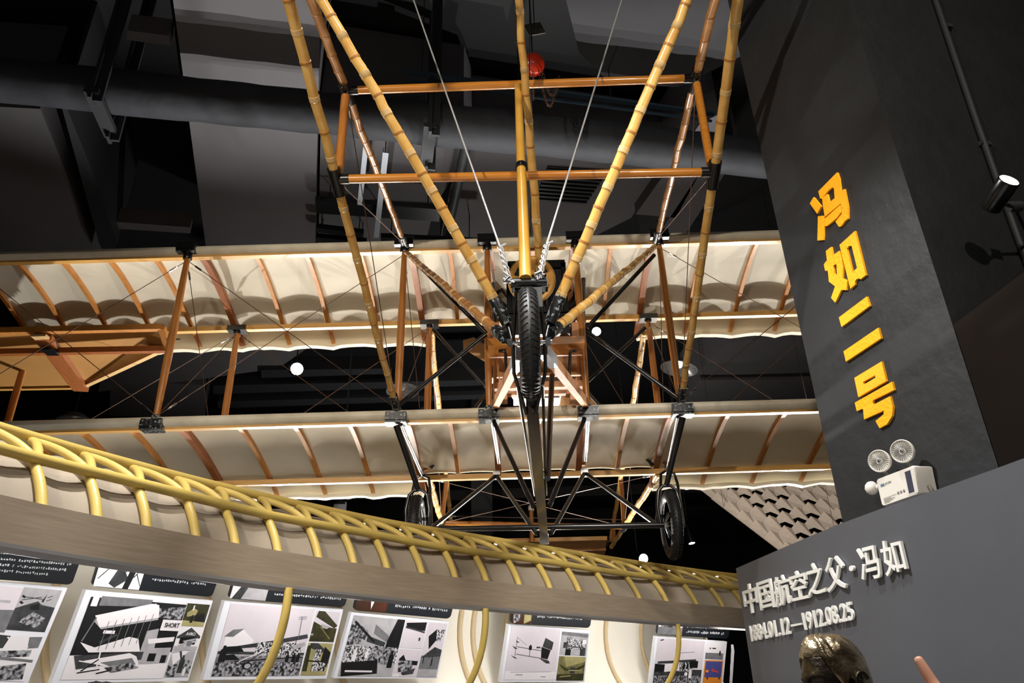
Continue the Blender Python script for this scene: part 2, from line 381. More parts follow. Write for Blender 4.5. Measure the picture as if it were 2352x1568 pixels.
tp = at(1228, 67, Y=5.6)
o = M().box(tp, (.19, .012, .17), 0, (V((.94, .1, .3)), V((0, 1, 0)), V((-.3, 0, .94)))).build('mounting_plate', CARD); tag(o, 'weathered pale plate with dark slots hanging above the orange hoist', 'plate')
M().tube([tp, V((tp.x, tp.y, zc))], .006, 6).build('hanger_rod', DSTL, o)
# ================================================================ AIRCRAFT
AC = thing('biplane', (0.18, 5.6, 2.43), 'cream winged antique biplane with bamboo booms hanging in the hall', 'aircraft')
C0 = 0.18
def zlin(y, zl, zr): return zl + (zr - zl) * (y - 5.24) / 0.9
def camber(y):
    t = max(0, min(1, (y - 5.24) / 1.21)); return 0.105 * (t ** .6) * (1 - t) * 2.0
def wing(name, zl, zr, ribs, thick, cut, seed):
    # stations of the ribs in x; cut = (x range) where the trailing edge ends at the rear spar
    xs = []
    for i in range(len(ribs) - 1):
        for k in range(6): xs.append((ribs[i] + (ribs[i + 1] - ribs[i]) * k / 6, k / 6))
    xs.append((ribs[-1], 0.0))
    def surf(x, fr, y):
        z = zlin(y, zl, zr) + camber(y)
        t = (y - 5.24) / 1.21
        sag = 4 * fr * (1 - fr) * (0.018 * math.sin(PI * min(1, t * 1.05)) ** .7 if 0 < t < .95 else 0)
        z += sag - 0.012
        z += 0.006 * noise.noise(V((x * 3.1 + seed, y * 4, seed)))
        return z
    ys = [5.27 + (6.45 - 5.27) * k / 16 for k in range(17)]
    g1, g2 = [], []
    m_ = M()
    def seg(lo, hi, ylim):
        rows = []
        for x, fr in xs:
            if lo - 1e-6 <= x <= hi + 1e-6:
                col_ = []
                for y in [5.27 + (ylim - 5.27) * k / 18 for k in range(19)]:
                    yy = y
                    if ylim > 6.3 and y > 6.40: yy = y - 0.05 * 4 * fr * (1 - fr)
                    col_.append(V((x, yy, surf(x, fr, y))))
                rows.append(col_)
        if len(rows) < 2: return
        top = [[p + V((0, 0, .007)) for p in r] for r in rows]
        m_.grid(rows); m_.grid([list(reversed(r)) for r in top])
        # hem: hanging cloth edge at the rear
        for a in (0, -1):
            pass
        hem = []
        for i, r in enumerate(rows):
            p = r[-1]; n_ = noise.noise(V((p.x * 7, seed, 0)))
            if ylim > 6.3: hem.append([p + V((0, 0, .007)), p + V((0, .012, -.012 + .004 * n_)), p + V((0, -.02, -.052 + .014 * n_)), p + V((0, -.075, -.046 + .012 * n_)), p + V((0, -.085, -.02))])
            else: hem.append([p + V((0, 0, .007)), p + V((0, .006, 0)), p + V((0, 0, -.006))])
        m_.grid(hem)
    seg(ribs[0], cut[0], 6.45); seg(cut[0], cut[1], 6.19); seg(cut[1], ribs[-1], 6.45)
    wg = m_.build(name, CLOTH, AC)
    xl, xr = ribs[0], ribs[-1]
    # leading edge: rounded cloth-wrapped nose over a wood strip
    pr = [(-.005, -.03), (-.035, -.022), (-.052, .0), (-.045, .028), (-.02, .046), (.03, .05), (.04, -.03)]
    le = M(); n_ = 30; rows = []
    for i in range(n_ + 1):
        x = xl + (xr - xl) * i / n_
        rows.append([V((x, 5.24 + a, zl + b)) for a, b in pr] + [V((x, 5.24 + pr[0][0], zl + pr[0][1]))])
    le.grid(rows); le.add(rows[0][:-1], [tuple(range(7))]); le.add(rows[-1][:-1], [tuple(range(6, -1, -1))])
    le.build('leading_edge', LECL, wg)
    M().box(((xl + xr) / 2, 5.262, zl - .038), (xr - xl, .05, .022)).build('front_spar', SPAR, wg)
    zs = zlin(6.14, zl, zr)
    M().box(((xl + xr) / 2, 6.14, zs - .0375), (xr - xl, .05, .045)).build('rear_spar', SPAR, wg)
    for i, x in enumerate(ribs):
        big = i in thick
        yend = 6.19 if cut[0] + .05 < x < cut[1] - .05 else 6.42
        wd = .05 if big else .032
        m2 = M(); rows = []
        for k in range(19):
            y = 5.26 + (yend - 5.26) * k / 18; z = zlin(y, zl, zr) + camber(y) - .012
            dp = (.05 if big else .034) * (1.0 if y < 6.2 else .7)
            rows.append([V((x - wd / 2, y, z)), V((x - wd / 2, y, z - dp)), V((x + wd / 2, y, z - dp)), V((x + wd / 2, y, z)), V((x - wd / 2, y, z))])
        m2.grid(rows); m2.add(rows[0][:4], [(0, 1, 2, 3)]); m2.add(rows[-1][:4], [(3, 2, 1, 0)])
        m2.build('rib', RIBD if big else RIBW, wg)
    return wg
upx = [-60, 40, 144, 251, 356, 467, 588, 703, 827, 943, 1033, 1127, 1225, 1318, 1407, 1500, 1627, 1748]
ur = [at(a, 595, Y=5.3).x for a in upx]; sp_ = ur[-1] - ur[-2]
while ur[-1] < 4.7: ur.append(ur[-1] + sp_ * .97)
lpx = [178, 295, 414, 545, 673, 800, 934, 1032, 1137, 1240, 1344, 1446, 1546, 1682, 1816]
lr = [at(a, 980, Y=5.3).x for a in lpx]
lr = [lr[0] - .44 * k for k in (3, 2, 1)] + lr
while lr[-1] < 4.6: lr.append(lr[-1] + .43)
UZ, UR, LZ, LR = 5.03, 4.80, 3.507, 3.32
UW = wing('upper_wing', UZ, UR, ur, (5, 9, 11, 13, 15), (ur[9] + .0, ur[15]), 1.0)
LW = wing('lower_wing', LZ, LR, lr, (5, 9, 11, 13, 15), (lr[9], lr[15]), 5.0)
# interplane struts with black brackets
def strut(x, y, zb, zt, bracket=True, rx=.031, ry=.05):
    n_ = 9; pts = [V((x, y, zb + (zt - zb) * k / n_)) for k in range(n_ + 1)]
    rs_ = [rx * (.72 + .28 * math.sin(PI * min(1, max(0, (k / n_) * 1.0)))) for k in range(n_ + 1)]
    o = M().tube(pts, rs_, 14, rb=1.0).build('interplane_strut', OAK, AC)
    if bracket:
        for zc_, dz in ((zb, -1), (zt, 1)):
            m_ = M().box((x, y - .02, zc_ + dz * .045), (.155, .1, .085))
            m_.box((x, y - .075, zc_ + dz * .045), (.15, .014, .05))
            m_.lathe([(.034, -.03), (.038, -.02), (.038, .02), (.03, .03)], (x, y, zc_ - dz * .012), (0, 0, 1), 14)
            m_.build('strut_socket', CHIP if dz < 0 else BLK, o)
    return o
for x in (C0 - 4.68, -2.70, -.88, -.187, .553, 1.255, 3.06):
    strut(x, 5.235, LZ + .02, UZ - .03)
for x in (C0 - 4.66, -2.56, -.765, 1.275, 2.95):
    o = strut(x, 6.14, LR + .03, UR - .06, False)
    M().box((x, 6.14, UR - .045), (.17, .1, .05)).lathe([(.034, -.06), (.034, -.02)], (x, 6.14, UR - .03), (0, 0, 1), 12).build('strut_socket', BLK, o)
for x in (-.15, .575): strut(x, 6.12, LR + .03, UR - .06, False)
# bamboo
def bamboo(p0, p1, r0, r1, gap, name, m, tapes=2, wob=.004, ph=0.3):
    p0, p1 = V(p0), V(p1); L = (p1 - p0).length; t = (p1 - p0).normalized(); s_ = t.orthogonal().normalized(); u = t.cross(s_)
    pos = []; d = gap * ph
    while d < L - .04: pos.append(d); d += gap * random.uniform(.85, 1.15)
    pts_ = [p0]; rs_ = [r0]; mi = []
    jit = lambda: s_ * random.uniform(-wob, wob) + u * random.uniform(-wob, wob)
    for k, d in enumerate(pos):
        r = r0 + (r1 - r0) * d / L; j = jit(); b = p0 + t * d + j
        tp = (k % tapes == 0) if tapes else False
        hw = .014 if tp else .006
        for dd, rr, mm in ((-hw - .012, .97, 0), (-hw, 1.0, 0), (-hw + .001, 1.075 if not tp else 1.05, 2 if tp else 1), (hw - .001, 1.075 if not tp else 1.05, 2 if tp else 1), (hw, .98, 2 if tp else 1), (hw + .02, .99, 0)):
            pts_.append(b + t * dd); rs_.append(r * rr); mi.append(mm)
    pts_.append(p1); rs_.append(r1); mi.append(0)
    return M().tube(pts_, rs_, 12, mi=mi).build(name, [m, NODE, TAPE], AC)
def ext(a, b, y): return a + (b - a) * ((y - a.y) / (b.y - a.y))
YE = 1.5
booms = {}
for sd, up0, upj, lo0, loj in (('L', at(930, 562, Y=5.2), at(795, 208, Y=3.42), at(910, 935, Y=5.2), at(772, 412, Y=3.37)),
                               ('R', at(1508, 550, Y=5.2), at(1598, 180, Y=3.42), at(1566, 915, Y=5.2), at(1640, 395, Y=3.37))):
    ue, le_ = ext(up0, upj, YE), ext(lo0, loj, YE)
    mid = (ue + le_) / 2 + V((0, -.02, 0))
    b1 = bamboo(up0, ue, .024, .029, .135, 'front_boom', BAMD, 0)
    b2 = bamboo(lo0, le_, .024, .031, .17, 'front_boom', BAM, 2)
    for b_, j, a in ((b1, upj, up0), (b2, loj, lo0)):
        d = (j - a).normalized()
        m_ = M().tube([j - d * .1, j + d * .07], .036, 14)
        inw = 1 if sd == 'L' else -1
        m_.tube([j, j + V((inw * .075, 0, 0))], .03, 12)
        m_.build('boom_clamp', BLK, b_)
        M().tube([a - d * .02, a + d * .13], .034, 12).build('end_socket', CHIP, b_)
    M().tube([ue + V((0, .03, 0)), le_ + V((0, .03, 0))], .03, 10).build('boom_end_fitting', BLK, AC)
    booms[sd] = (upj, loj, ue, le_, up0, lo0)
def rod(p, q, r, name, m, parent=None, n=10): return M().tube([p, q], r, n).build(name, m, parent or AC)
uL, uR_ = booms['L'][0], booms['R'][0]; lL, lR_ = booms['L'][1], booms['R'][1]
rod(uL + V((.05, 0, 0)), uR_ - V((.05, 0, 0)), .026, 'crossbar', XBAR, n=14)
rod(lL + V((.05, 0, 0)), lR_ - V((.05, 0, 0)), .026, 'crossbar', XBAR, n=14)
rod(uL - V((.0, 0, .05)), lL + V((.01, 0, .06)), .027, 'side_strut', OAK, n=12)
rod(uR_ - V((.0, 0, .05)), lR_ + V((-.01, 0, .06)), .025, 'side_strut', XBAR, n=12)
rod(booms['L'][3], booms['R'][3], .024, 'crossbar', XBAR, n=12)
# smooth centre post from the upper crossbar to the nose fork
cp0, cp1 = at(1190, 196, Y=3.40), at(1207, 640, Y=2.99)
ps = M().tube([cp0, cp0.lerp(cp1, .5), cp1], [.022, .026, .029], 16).build('nose_post', BAMP, AC)
cl = cp0.lerp(cp1, .49)
M().tube([cl + (cp1 - cp0).normalized() * -.018, cl + (cp1 - cp0).normalized() * .018], .033, 14).build('post_clamp', BLK, ps)
# elevator push rod
pr0, pr1 = at(1242, 632, Y=4.32), at(1188, -30, Y=2.9)
bamboo(pr0, pr1, .029, .0225, .16, 'push_rod', BAM, 2)
M().tube([pr0 + (pr1 - pr0).normalized() * .03, pr0 - (pr1 - pr0).normalized() * .22], .03, 12).build('push_rod_socket', BLK, AC)
# nose wheel group
NW = V((.08, 3.15, 3.083))
def tyre(c, R, r, parent, nm='tyre'):
    m_ = M(); g = []
    N_, n_ = 72, 14
    for i in range(N_):
        a = 2 * PI * i / N_
        er = V((0, math.cos(a), math.sin(a))); row = []
        for k in range(n_ + 1):
            q = 2 * PI * k / n_; rr = r * (1 + (.05 if (i % 3 == 0 and 2 < k < n_ - 2 and k != n_ // 2) else 0))
            row.append(c + er * (R - r + math.cos(q) * rr) + V((math.sin(q) * r, 0, 0)))
        g.append(row)
    m_.grid(g, closeu=True)
    for i in range(54):
        a = 2 * PI * i / 54
        for s_ in (-1, 1):
            q = PI * .5 - s_ * .0; pts_ = []
            for k in range(5):
                ang = s_ * (.16 + .85 * k / 4); aa = a + .018 * k + (.03 if s_ > 0 else 0)
                er = V((0, math.cos(aa), math.sin(aa))); pts_.append(c + er * (R - r + math.cos(ang) * (r + .0012)) + V((math.sin(ang) * (r + .0012), 0, 0)))
            m_.tube(pts_, .0028, 4)
    return m_.build(nm, RUB, parent)
def wheel(c, R, r, name):
    h_ = M().lathe([(.018, -.055), (.022, -.05), (.022, .05), (.018, .055)], c, (1, 0, 0), 14).build(name, STEEL, AC)
    tyre(c, R, r, h_)
    M().lathe([(R - 2 * r + .002, -.02), (R - 1.6 * r, -.026), (R - 1.6 * r, .026), (R - 2 * r + .002, .02), (R - 2 * r + .002, -.02)], c, (1, 0, 0), 40).build('rim', STEEL, h_)
    sp = M()
    for k in range(28):
        a = 2 * PI * k / 28; a2 = a + (.35 if k % 2 else -.35)
        sp.tube([c + V(((-1) ** (k // 2) * .04, math.cos(a2) * .02, math.sin(a2) * .02)), c + V((0, math.cos(a) * (R - 2 * r), math.sin(a) * (R - 2 * r)))], .0022, 4)
    sp.build('spokes', STEEL, h_); return h_
wheel(NW, .265, .047, 'nose_wheel')
yk = at(1207, 655, Y=3.02)
m_ = M().box(yk + V((.02, 0, 0)), (.17, .05, .05)).box(yk + V((.045, -.0, -.07)), (.06, .05, .12)); m_.tube([yk + V((-.07, -.02, .0)), yk + V((.1, -.02, 0))], .022, 10)
fk = m_.build('nose_fork', BLK, AC)
for s_ in (-1, 1):
    M().tube([yk + V((s_ * .055 + .01, 0, -.03)), NW + V((s_ * .075, 0, 0)), NW + V((s_ * .075, .08, -.12)), NW + V((s_ * .02, .17, -.3))], .0085, 8).build('fork_blade', BLK, fk)
rod(NW - V((.1, 0, 0)), NW + V((.11, 0, 0)), .012, 'nose_axle', STEEL)
for s_ in (-1, 1): M().lathe([(.02, -.012), (.02, .012)], NW + V((s_ * .09, 0, 0)), (1, 0, 0), 6).build('axle_nut', STEEL, AC)
# front diagonal bamboos from the nose fork
for a, sk, b in ((at(1138, 694, Y=3.17), at(1166, 744, Y=3.19), at(740, 0, Y=2.36)), (at(1283, 690, Y=3.17), at(1262, 742, Y=3.19), at(1580, 0, Y=2.36))):
    e = a + (b - a) * 1.12
    o = bamboo(a, e, .026, .024, .1, 'diagonal_bamboo', BAM, 2, .003)
    M().tube([a + (e - a).normalized() * .02, sk], [.029, .029], 14).build('end_socket', CHIP, o)
    M().tube([sk, NW + V(((.08 if sk.x > NW.x else -.08), .0, .01))], .012, 8).build('socket_link', BLK, o)
for a, b in ((at(1150, 768, Y=3.22), at(934, 580, Y=5.16)), (at(1270, 760, Y=3.22), at(1505, 566, Y=5.16))):
    o = bamboo(a, b, .026, .021, .12, 'diagonal_bamboo', BAMD if a.x < NW.x else BAM, 2, .003)
    ins = NW + V(((.09 if a.x > NW.x else -.09), .02, .0))
    M().tube([a + (b - a).normalized() * .08, a - (b - a).normalized() * .06], .03, 14).build('end_socket', CHIP, o)
    M().tube([a, ins], .012, 8).build('socket_link', BLK, o)
# skid
k0, k1 = V((.088, 3.32, 2.83)), at(1250, 1236, Y=5.4)
sk = M().beam(k0, k1, .058, .075).build('skid_beam', SKID, AC)
d = (k1 - k0).normalized()
M().beam(k1 - d * .01, k1 + d * .04, .066, .06).beam(k1 + d * .03, k1 + d * .075, .04, .045).build('end_cap', STEEL, sk)
M().beam(k0 - d * .12 + V((0, 0, .06)), k0 + d * .1, .055, .05).build('skid_saddle', SKID, sk)
# wood beams from the nose to the inner lower brackets
for a, b in ((at(1196, 812, Y=3.3), at(1138, 928, Y=5.15)), (at(1246, 800, Y=3.3), at(1345, 926, Y=5.15))):
    o = M().beam(a, b, .045, .06).build('nose_beam', RAWW, AC)
    t = (b - a).normalized()
    M().beam(a, a + t * .35, .05, .066).build('steel_strap', GALV, o)
for px_, s_ in ((1156, 1), (1318, -1)):
    c = at(px_, 915, Y=5.1); M().box(c, (.06, .1, .05)).prism([c + V((-.03 * s_, -.05, .02)), c + V((.06 * s_, -.05, .02)), c + V((-.03 * s_, -.05, .16))], (0, .08, 0)).build('wood_block', RAWW, AC)
# seat, footrests and panel
sc_ = at(1231, 797, Y=5.02)
o = M().box(sc_, (.715, .22, .06)).build('seat_board', XBAR, AC)
for px_, s_ in ((1145, 1), (1325, -1)):
    a = at(px_, 806, Y=5.0); b = at(px_ + s_ * 14, 806, Y=5.0); c = at(px_ + s_ * 18, 876, Y=5.0); e = c + V((0, -.09, -.005))
    M().tube([a, b, b + V((s_ * .006, 0, -.02)), c, e], .012, 8).build('foot_hanger', BLK, AC)
pn = at(1236, 838, Y=5.35)
M().box(pn, (.66, .03, .2)).build('rear_panel', PLYW, AC)
M().box(pn + V((0, .02, -.17)), (.7, .06, .05)).box(pn + V((0, .02, -.235)), (.7, .05, .03)).build('engine_bearer', RAWW, AC)
for px_ in (1140, 1322): M().box(at(px_, 770, Y=5.25), (.055, .07, .2)).build('bearer_post', RAWW, AC)
# steering wheel
swc = at(1221, 643, Y=4.30); axw = (CAM - swc).normalized() + V((0, -.2, -.05)); axw.normalize()
a_ = axw.orthogonal().normalized(); b_ = axw.cross(a_)
ring = M().tube([swc + a_ * (math.cos(q) * .142) + b_ * (math.sin(q) * .142) for q in [2 * PI * k / 40 for k in range(40)]], .021, 10, closed=True).build('steering_wheel', WHEELW, AC)
for k in range(4):
    q = PI / 4 + k * PI / 2; e = a_ * math.cos(q) + b_ * math.sin(q); s2 = axw.cross(e)
    M().prism([swc + e * .03 + s2 * .02, swc + e * .03 - s2 * .02, swc + e * .13 - s2 * .045, swc + e * .13 + s2 * .045], axw * .018).build('wheel_spoke', WHEELW, ring)
M().lathe([(.0, -.02), (.038, -.02), (.038, .03), (.0, .03)], swc, axw, 16).build('wheel_hub', BLK, ring)
# radiator + engine
rc = at(1232, 648, Y=5.32)
rad = M().box(rc + V((0, .06, -.12)), (.49, .1, .62)).build('radiator', BLK, AC)
fn = M()
for k in range(34): fn.box(rc + V((-.2 + k * .0122, .0, -.14)), (.0045, .03, .5))
fn.build('radiator_fins', DSTL, rad)
M().box(rc + V((0, .0, .16)), (.49, .06, .07)).box(rc + V((0, .0, -.3)), (.6, .06, .025)).box(rc + V((-.23, 0, -.06)), (.04, .06, .46)).box(rc + V((.23, 0, -.06)), (.04, .06, .46)).build('radiator_frame', BLK, rad)
M().box(rc + V((0, .02, -.4)), (.5, .1, .2)).build('radiator_tank', BLK, rad)
for s_ in (-1, 1):
    e = at(1230 + s_ * 88, 700, Y=5.95); m_ = M()
    for k in range(4): m_.lathe([(.0, -.1), (.05, -.1), (.06, -.06), (.06, .06), (.045, .1), (0, .1)], e + V((0, k * .12, 0)), (s_ * .7, 0, .7), 14)
    m_.build('engine_cylinders', DARKM, AC)
    M().tube([e + V((s_ * .05, -.05, -.06)), e + V((s_ * .09, .1, -.12)), e + V((s_ * .09, .35, -.14))], .022, 10).build('exhaust_pipe', DARKM, AC)
    M().tube([e + V((-s_ * .12, -.1, .0)), e + V((-s_ * .05, -.12, .09)), e + V((s_ * .03, -.04, .08))], .02, 8).build('coolant_hose', BLK, AC)
gb = at(1233, 902, Y=6.1)
M().box(gb + V((0, 0, .1)), (.44, .4, .14)).box(gb + V((0, 0, .0)), (.42, .34, .1)).box(gb + V((.02, 0, -.07)), (.34, .3, .08)).box(gb + V((-.03, 0, -.02)), (.3, .36, .05)).build('engine_sump', GREYM, AC)
gb2 = at(1232, 782, Y=5.9); M().box(gb2, (.44, .3, .12)).build('engine_crankcase', GREYM, AC)
bt = at(1297, 790, Y=5.3); M().lathe([(0, -.07), (.045, -.07), (.055, -.03), (.055, .05), (.03, .08), (0, .08)], bt, (0, -.3, 1), 16).build('oil_can', BRASS, AC)
bt = at(1322, 762, Y=5.4); M().lathe([(0, -.06), (.05, -.06), (.05, .05), (0, .06)], bt, (.2, -.3, 1), 16).build('carburettor', BRASS, AC)
rod(at(1340, 640, Y=5.6), at(1338, 760, Y=5.55), .02, 'water_pipe', BLK)
rod(at(1133, 650, Y=5.6), at(1138, 760, Y=5.55), .018, 'water_pipe', BLK)
rod(at(1126, 585, Y=5.5), at(1136, 650, Y=5.6), .012, 'water_pipe', STEEL)
rod(at(1318, 590, Y=5.5), at(1324, 690, Y=5.6), .012, 'water_pipe', STEEL)
M().tube([at(1213, 572, Y=5.4), at(1225, 570, Y=5.4), at(1232, 585, Y=5.45), at(1238, 625, Y=5.7)], .011, 8).build('filler_pipe', BLK, AC)
# propeller behind the engine
pc_ = at(1236, 878, Y=7.0); tip = at(1064, 782, Y=7.0); dr = tip - pc_; Lp = dr.length; dr.normalize()
nrm = V((0, 1, 0)); sdv = nrm.cross(dr).normalized(); m_ = M()
for sgn in (1, -1):
    rows = []
    for k in range(15):
        t = k / 14; wv = .05 + .075 * math.sin(PI * min(1, t * .62 + .28)) if t < .86 else .118 * math.sqrt(max(0.002, 1 - ((t - .86) / .14) ** 2)) 
        tw = .75 * (1 - t) + .15; cen = pc_ + dr * (sgn * Lp * t); ex = (sdv * math.cos(tw) + nrm * math.sin(tw) * sgn)
        th = .03 * (1 - t) + .008; nn = ex.cross(dr).normalized()
        rows.append([cen + ex * (wv * math.cos(q)) + nn * (th * math.sin(q)) for q in [2 * PI * j / 14 for j in range(15)]])
    m_.grid(rows); m_.add(rows[-1][:14], [tuple(range(14))])
m_.lathe([(0, -.08), (.09, -.08), (.09, .08), (0, .08)], pc_, (0, 1, 0), 20)
m_.build('propeller', PROPM, AC)
rod(pc_ + V((0, -.7, 0)), pc_, .045, 'propeller_shaft', DARKM)
# X bracing tubes in front plane and rear plane
for a, b, Y_ in (((943, 590), (1116, 764), 5.2), ((1503, 585), (1349, 752), 5.2), ((918, 928), (1116, 768), 5.2), ((1560, 916), (1349, 762), 5.2),
                 ((995, 756), (1115, 888), 6.1), ((1482, 752), (1345, 880), 6.1), ((990, 1075), (1115, 905), 6.1), ((1500, 1070), (1350, 900), 6.1)):
    rod(at(*a, Y=Y_), at(*b, Y=Y_), .017, 'brace_tube', BLK)
# undercarriage
wl, wr = V((-.72, 5.36, 2.69)), V((1.105, 5.36, 2.672))
for wc, top, cap, sg in ((wl, V((-.875, 5.2, LZ - .08)), (970, 1090), 1), (wr, V((1.25, 5.2, LZ - .08)), (1532, 1080), -1)):
    wheel(wc, .243, .042, 'main_wheel')
    crown = wc + V((0, 0, .29))
    f_ = M().tube([top, crown], [.026, .02], 12).build('wheel_fork', BLK, AC)
    M().tube([wc + V((-.075, 0, 0)), wc + V((-.085, 0, .14)), wc + V((-.065, 0, .25)), wc + V((-.03, 0, .285)), wc + V((.03, 0, .285)), wc + V((.065, 0, .25)), wc + V((.085, 0, .14)), wc + V((.075, 0, 0))], .013, 8).build('fork_blade', BLK, f_)
    rp = at(cap[0], cap[1], Y=6.05)
    M().tube([rp, wc + V((sg * .02, .35, .45)) * 0 + rp + V((0, 0, -.02))], .02, 8).build('stay_lug', STEEL, f_)
    M().tube([wc + V((-.1, .06, 0)), rp + V((-.07, -.02, -.12)), rp + V((-.055, 0, -.03)), rp, rp + V((.055, 0, -.03)), rp + V((.07, -.02, -.12)), wc + V((.1, .06, 0))], .013, 8).build('rear_stay', BLK, f_)
    rod(V((top.x + sg * .03, 5.22, LZ - .07)), rp, .014, 'drag_tube', STEEL)
rod(wl, wr, .021, 'main_axle', BLK)
for a, b in (((1130, 962), (1146, 1062)), ((1351, 955), (1345, 1056))):
    rod(at(*a, Y=5.22), at(*b, Y=5.95), .016, 'drag_tube', STEEL)
sm = lambda f: k0.lerp(k1, f)
for a, f, Y_ in (((1133, 965), .68, 5.22), ((1344, 958), .68, 5.22), ((1140, 1092), .95, 6.12), ((1343, 1085), .95, 6.12)):
    p_ = at(*a, Y=Y_); q_ = sm(f) + V(((-.05 if p_.x < .18 else .05), 0, 0))
    rod(p_, q_, .017, 'skid_strut', BLK)
for a, w_ in (((1140, 1092), wl), ((1343, 1085), wr)):
    rod(at(*a, Y=6.12), w_ + V((.09 if w_.x < 0 else -.09, .02, 0)), .017, 'skid_strut', BLK)
for px_ in (1141, 1342):
    c = at(px_, 1085, Y=6.12); M().box(c, (.06, .06, .05)).build('strut_lug', STEEL, AC)
# lower forks beside the skid
for s_ in (-1, 1):
    rod(NW + V((s_ * .06, .1, -.18)), sm(.62) + V((s_ * .035, 0, .03)), .008, 'skid_stay', BLK)
rod(at(1268, 862, Y=5.1), sm(.45) + V((.05, 0, 0)), .02, 'skid_stay', BLK)
# tail booms
tb = []
for a, b in (((990, 765), (1040, 1240)), ((1480, 765), (1403, 1240)), ((985, 1098), (1026, 1240)), ((1512, 1088), (1404, 1256))):
    p_, q_ = at(*a, Y=6.14), at(*b, Y=10.0); tb.append((p_, q_)); bamboo(p_, q_, .029, .026, .17, 'tail_boom', BAM, 2)
def on(b, y): return b[0] + (b[1] - b[0]) * ((y - b[0].y) / (b[1].y - b[0].y))
for ul, ll in ((0, 2), (1, 3)):
    rod(on(tb[ul], 8.55), on(tb[ll], 8.55), .027, 'tail_strut', OAK)
    M().tube([on(tb[ll], 8.45), on(tb[ll], 8.7)], .042, 10).build('boom_clamp', BLK, AC)
    rod(on(tb[ul], 9.6), on(tb[ll], 9.6), .024, 'tail_strut', OAK)
rod(on(tb[2], 8.55) + V((.03, 0, 0)), on(tb[3], 8.55) - V((.03, 0, 0)), .027, 'tail_crossbar', XBAR)
rod(at(1220, 1172, Y=9.7), at(1222, 1245, Y=9.7), .03, 'rudder_post', OAK)
M().lathe([(.04, 0), (.04, .06)], at(1220, 1172, Y=9.7), (0, 0, 1), 10).build('post_cap', PLAST, AC)
q4 = [at(1030, 1245, Y=9.85), at(1394, 1236, Y=9.85), at(1385, 1310, Y=11.2), at(1030, 1318, Y=11.2)]
tl = M().prism(q4, (0, 0, .03)).build('tailplane', PLYW, AC)
M().beam(q4[0], q4[1], .05, .05).build('front_frame', SPAR, tl)
M().beam(q4[0].lerp(q4[3], .3) - V((0, 0, .01)), q4[1].lerp(q4[2], .3) - V((0, 0, .01)), .07, .04).build('tail_rib', OAK, tl)
M().tube([q4[1] + V((.02, .2, .0)), q4[1] + V((.06, .2, 0))], .06, 8).build('hinge', BLK, tl)
# left aileron between the wings
A = [at(a, b, Y=y_) for a, b, y_ in ((-160, 764, 5.42), (372, 752, 5.42), (386, 797, 5.62), (188, 889, 6.5), (-160, 895, 6.5))]
al = M().prism(A, (0, 0, .012)).build('aileron', mat('tan_aileron_cloth', (176, 128, 66), .6, var=.06, scale=2, trans=.1), AC)
M().beam(A[0], A[1], .05, .05).build('front_frame', RIBW, al)
M().beam(A[1], A[2], .05, .05).build('end_frame', RIBW, al)
M().beam(A[2], A[3], .04, .03).build('end_frame', TAPE, al)
M().beam(A[3], A[4], .04, .03).build('rear_frame', SPAR, al)
M().beam(at(-160, 812, Y=5.72), A[2] + V((0, .02, -.01)), .05, .05).build('middle_spar', RIBD, al)
M().beam(at(100, 768, Y=5.44) - V((0, 0, .02)), A[3] - V((0, 0, .02)), .13, .05).build('diagonal_rib', RIBD, al)
M().box(at(118, 795, Y=5.6) - V((0, 0, .05)), (.1, .12, .02)).build('hinge_plate', BLK, al)
M().box(at(95, 766, Y=5.40) - V((0, 0, .03)), (.12, .06, .02)).build('hinge_plate', TAPE, al)
rod(at(384, 778, Y=5.4), at(412, 778, Y=5.3), .008, 'hinge_bolt', STEEL)
# bracing wires (with a turnbuckle at one end)
J = lambda x, z, y=5.24: V((x, y, z))
wires = [(J(-2.7, UZ - .08), J(-.88, LZ + .06)), (J(-2.7, LZ + .06), J(-.88, UZ - .08)), (J(-2.7, UZ - .08), J(-4.5, LZ + .06)), (J(-2.7, LZ + .06), J(-4.5, UZ - .08)),
         (J(1.255, UZ - .08), J(3.06, LZ + .06)), (J(1.255, LZ + .06), J(3.06, UZ - .08)), (J(-2.56, UR - .08, 6.14), J(-.77, LR + .06, 6.14)), (J(-2.56, LR + .06, 6.14), J(-.77, UR - .08, 6.14)),
         (J(1.275, UR - .08, 6.14), J(2.95, LR + .06, 6.14)), (J(1.275, LR + .06, 6.14), J(2.95, UR - .08, 6.14)),
         (J(-2.7, UZ - .08), J(-2.56, LR + .06, 6.14)), (J(-.88, UZ - .08), J(-.77, LR + .06, 6.14)), (J(-.77, UR - .08, 6.14), J(-.88, LZ + .06)), (J(1.275, UR - .08, 6.14), J(1.255, LZ + .06)), (J(1.255, UZ - .08), J(1.275, LR + .06, 6.14)),
         (J(-2.56, UR - .08, 6.14), J(-4.5, LR + .06, 6.14)), (J(-2.56, UR - .08, 6.14), J(-2.7, LZ + .06)),
         (J(.553, UR, 6.14), at(1440, 940, Y=6.0)), (tb[2][0], on(tb[3], 8.55)), (tb[3][0], on(tb[2], 8.55)), (on(tb[2], 8.55) + V((0, 0, .08)), on(tb[3], 8.55) + V((0, 0, .08))), (tb[0][0], on(tb[2], 8.55)), (tb[1][0], on(tb[3], 8.55)),
         (lL, booms['L'][4]), (lR_, booms['R'][4]), (uL, booms['L'][5]), (uR_, booms['R'][5])]
for a, b in wires:
    o = M().tube([a, b], .0032, 5).build('bracing_wire', WIRE, AC)
    t = (b - a).normalized()
    M().tube([a + t * .09, a + t * .1, a + t * .16, a + t * .17], [.004, .009, .009, .004], 6).build('turnbuckle', STEEL, o)
